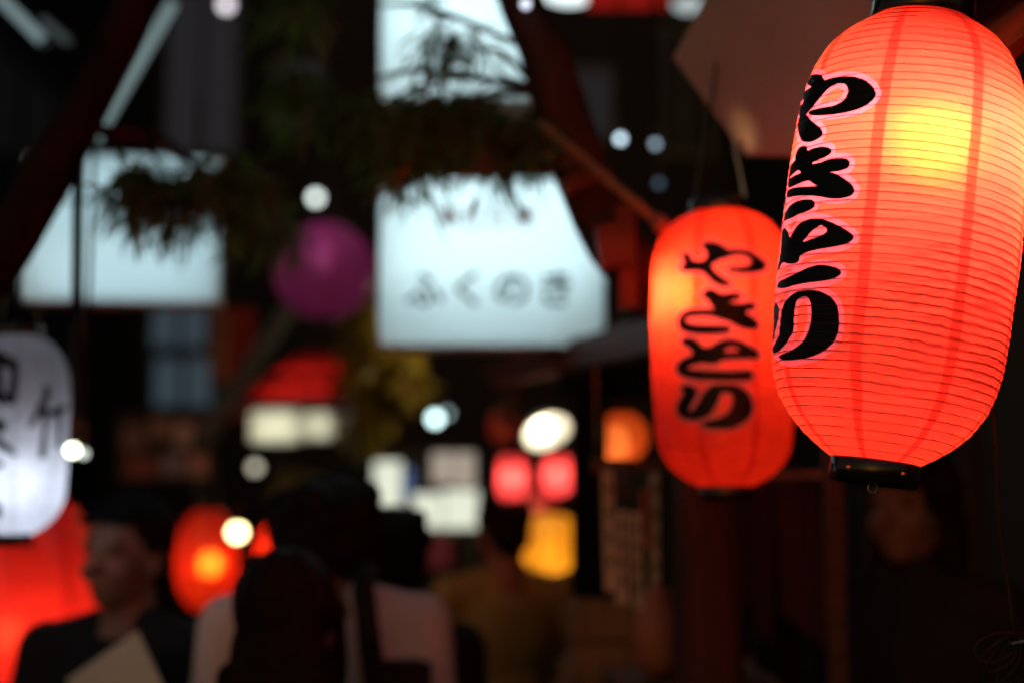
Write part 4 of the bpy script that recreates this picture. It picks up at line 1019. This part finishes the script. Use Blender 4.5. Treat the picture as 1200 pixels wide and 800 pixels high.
# ------------------------------------------------------------------ trees with drooping bamboo-like leaves
def leaf_bm(bm, base, d, L, W, droop):
    d = d.normalized(); side = d.cross(Vector((0, 0, 1)))
    side = side.normalized() if side.length > .1 else Vector((1, 0, 0))
    tw = random.uniform(-1, 1); nr = side.cross(d); side = (side * math.cos(tw) + nr * math.sin(tw))
    prof = [(0, .15), (.22, .9), (.5, 1), (.78, .6), (1, .02)]; rows = []
    p = base.copy(); last = 0
    for s, w_ in prof:
        dd = (d + Vector((0, 0, -droop * s))).normalized()
        p = p + dd * L * (s - last); last = s
        rows.append((bm.verts.new(p - side * W * w_ / 2), bm.verts.new(p + Vector((0, 0, .0012))), bm.verts.new(p + side * W * w_ / 2)))
    for a, b in zip(rows, rows[1:]):
        bm.faces.new((a[0], a[1], b[1], b[0])); bm.faces.new((a[1], a[2], b[2], b[1]))

def spray(bl, bt, start, end, nl, L=(.06, .10), W=.0085, droop=.75, sag=.05):
    """a twig from start to end with fans of drooping leaves"""
    mid = (start + end) / 2 + Vector((0, 0, sag))
    pts = smoothpath([start, mid, end], 5)
    tube(pts, [.002 * (1 - .6 * i / (len(pts) - 1)) for i in range(len(pts))], 5, bt)
    for i in range(nl):
        s = .15 + .85 * (i + random.random()) / nl
        p = pts[min(len(pts) - 1, int(s * (len(pts) - 1)))]
        d = (end - start).normalized() * .7 + Vector((random.gauss(0, .7), random.gauss(0, .6), random.gauss(-.05, .5)))
        leaf_bm(bl, p + Vector((random.gauss(0, .006), random.gauss(0, .006), random.gauss(0, .006))), d, random.uniform(*L), W * random.uniform(.7, 1.25), droop * random.uniform(.4, 1.6))

def tree(label, trunk, radii, clusters, leafM, leafM2, seg=16, W=.0085, bark=None):
    bark = bark or M['bark']
    o0 = Vector((trunk[-1].x, trunk[-1].y, 0))
    t = thing('tree', label, 'tree', o0)
    pts = smoothpath([p - o0 for p in trunk], 8); m_ = len(pts)
    rr = [float(np.interp(i / (m_ - 1), np.linspace(0, 1, len(radii)), radii)) for i in range(m_)]
    bm = tube(pts, rr, seg)
    for v in bm.verts:
        q = mnoise.noise(Vector((v.co.x * 9, v.co.y * 9, v.co.z * 3))); v.co += Vector((q, q, 0)) * .014
    obj('trunk', bm, bark, t, True)
    b1, b2, bt = bmesh.new(), bmesh.new(), bmesh.new()
    for (src, px, py, d, rx, ry, n, nl, L) in clusters:
        root = at(*src)
        hub = at(px, py - ry * .5, d)
        tb = tube(smoothpath([root - o0, (root + hub) / 2 - o0 + Vector((0, 0, .06)), hub - o0], 6), [.006] * 7 + [.0035] * 6, 7)
        obj('branch', tb, M['bark'], t, True)
        for i in range(n):
            a = random.uniform(0, 2 * math.pi); q = math.sqrt(random.random())
            e = at(px + rx * q * math.cos(a), py + ry * q * math.sin(a), d + random.uniform(-.35, .35))
            st = hub.lerp(e, random.uniform(.0, .45)) + Vector((0, 0, .03))
            spray(b1 if random.random() < .82 else b2, bt, st - o0, e - o0, nl, L, W)
    obj('foliage', b1, leafM, t, kind='stuff'); obj('dry_foliage', b2, leafM2, t, kind='stuff'); obj('twigs', bt, M['bark'], t, kind='stuff')
    return t

TR = [at(575, -160, 2.64), at(602, -20, 2.6), at(636, 60, 2.56), at(652, 110, 2.536), at(668, 160, 2.52), at(690, 220, 2.496), at(719, 285, 2.496), at(776, 345, 2.52), at(815, 430, 2.56)]
base = TR[-1].copy(); TR += [Vector((base.x + .02, base.y, 1.2)), Vector((base.x + .03, base.y, 0))]
tree('leaning dark red-brown tree trunk right of the white signs, with drooping leafy branches', TR, [.034, .042, .045, .047, .048, .048, .050, .06, .075],
     [((640, 110, 2.56), 520, 175, 2.66, 115, 42, 46, 12, (.05, .10)),
      ((650, 150, 2.56), 600, 205, 2.62, 70, 30, 22, 11, (.05, .10)),
      ((640, 110, 2.56), 470, 215, 2.7, 45, 35, 14, 10, (.06, .11)),
      ((640, 118, 2.56), 530, 92, 2.74, 75, 32, 15, 7, (.05, .09)),
      ((625, 60, 2.56), 350, 40, 2.86, 45, 30, 13, 8, (.07, .11)),
      ((640, 110, 2.56), 345, 140, 2.78, 45, 26, 14, 9, (.07, .11)),
      ((640, 110, 2.56), 410, 160, 2.78, 55, 30, 14, 9, (.05, .10))],
     M['leaf'], M['leaf_brown'])
TL = [at(215, -170, 2.56), at(172, -20, 2.52), at(118, 90, 2.48), at(68, 180, 2.44), at(25, 260, 2.4), at(-30, 350, 2.4), at(-90, 480, 2.44)]
base = TL[-1].copy(); TL += [Vector((base.x - .03, base.y, .9)), Vector((base.x - .04, base.y, 0))]
tree('thick dark leaning trunk in the upper left corner with drooping leafy branches', TL, [.036, .040, .042, .040, .042, .048, .054, .065, .085],
     [((90, 150, 2.48), 220, 258, 2.7, 84, 30, 42, 13, (.05, .10)),
      ((90, 150, 2.48), 285, 266, 2.78, 48, 40, 30, 13, (.05, .10)),
      ((90, 150, 2.48), 158, 248, 2.62, 40, 24, 16, 11, (.05, .10)),
      ((90, 150, 2.48), 325, 300, 2.94, 25, 30, 7, 8, (.05, .10))],
     M['leaf'], M['leaf_brown'], bark=M['dark_bark'])
# upper left dark mass: a second limb crossing
o0 = at(60, 40, 3.3)
# yellow leaved tree farther back
TY = [at(470, 250, 7.2), at(462, 380, 7.2), at(455, 470, 7.2), at(450, 560, 7.2)]
base = TY[-1].copy(); TY += [Vector((base.x, base.y, .8)), Vector((base.x, base.y, 0))]
tree('yellow-leaved small tree behind the white sign, lit by the added bulb', TY, [.02, .03, .04, .045, .05, .06],
     [((462, 380, 7.2), 425, 400, 6.9, 34, 35, 26, 14, (.07, .12)), ((462, 400, 7.2), 480, 410, 6.9, 30, 30, 18, 14, (.07, .12)),
      ((460, 430, 7.2), 450, 455, 7.0, 55, 45, 34, 14, (.07, .12)), ((455, 470, 7.2), 430, 510, 7.0, 40, 30, 12, 12, (.07, .12)), ((455, 470, 7.2), 350, 575, 7.2, 50, 16, 10, 10, (.07, .12))],
     M['leaf_yellow'], M['leaf_yellow'], W=.035)
# poles
c = at(89, 508, 2.62); c2 = at(92, 150, 2.62)
t = thing('hanging_rod', 'thin dark rod hanging in front of the wide left sign, bulbs at its lower end', 'rod', c)
obj('shaft', tube([(0, 0, 0), c2 - c], .0105, 12), M['black_plastic'], t, True); obj('end_knob', ball((0, 0, -.008), .014), M['black_plastic'], t, True)
p0, p1 = at(632, 143, 2.42), at(773, 262, 2.25)
t = thing('slanting_rod', 'reddish bamboo rod slanting down from the leaning trunk to a knobbed end', 'rod', p1)
d = p0 - p1
bm = bmesh.new()
tube([d * 0, d * .33, d * .66, d], [.0085, .008, .008, .007], 10, bm); obj('shaft', bm, M['pale_wood'], t, True)
for q in (.18, .42, .66, .88): obj('node', tube([d * (q - .006), d * (q + .006)], .0105, 10), M['pale_wood'], t)
obj('knob', ball((0, 0, 0), .015, 3), M['clay'], t, True)
t = thing('leaning_strut', 'dark strut slanting in front of the red awning', 'strut', at(268, 470, 6.6))
d = at(352, 340, 6.6) - at(268, 470, 6.6)
obj('bar', tube([d * -.3, d * 1.6], .045, 8), M['housing'], t); obj('plate', ball(d * -.3, .06, 2), M['housing'], t)
# wooden bracket under the trunk
o0 = at(705, 255, 2.4)
t = thing('wooden_bracket', 'red-brown wooden bracket against the lower trunk', 'bracket', o0)
beam('arm', at(660, 222, 2.384) - o0, at(700, 200, 2.384) - o0, .02, .022, M['red_wood'], t)
beam('upright', at(738, 360, 2.416) - o0, at(733, 240, 2.4) - o0, .03, .03, M['red_wood'], t)
beam('block', at(700, 292, 2.4) - o0, at(742, 286, 2.4) - o0, .05, .07, M['red_wood'], t)

# notice board with small papers far behind the man
t = thing('notice_board', 'dim board pinned with small faded papers behind the man with the card', 'board', at(205, 520, 8.2))
s = 8.2 / F
obj('board', boxm(-70 * s, 45 * s, .005, .03, -45 * s, 40 * s), M['dark_wall'], t)
for (x0, x1, z0, z1, cc) in ((-62, -34, -10, 24, (.25, .14, .13)), (-28, -6, 6, 30, (.42, .24, .20)), (0, 20, -4, 26, (.60, .42, .38)), (24, 40, 8, 30, (.30, .10, .08)), (-58, -20, -38, -16, (.34, .10, .09)), (-14, 12, -36, -12, (.30, .26, .36)), (16, 40, -38, -12, (.55, .26, .20))):
    obj('notice', boxm(x0 * s, x1 * s, 0, .0045, z0 * s, z1 * s), pbr('notice_paper', cc, .8, bump=0), t)
for x_ in (-65, 38): obj('leg', boxm(x_ * s, (x_ + 4) * s, .0305, .06, -at(205, 520, 8.2).z, 0), M['dark_wall'], t)
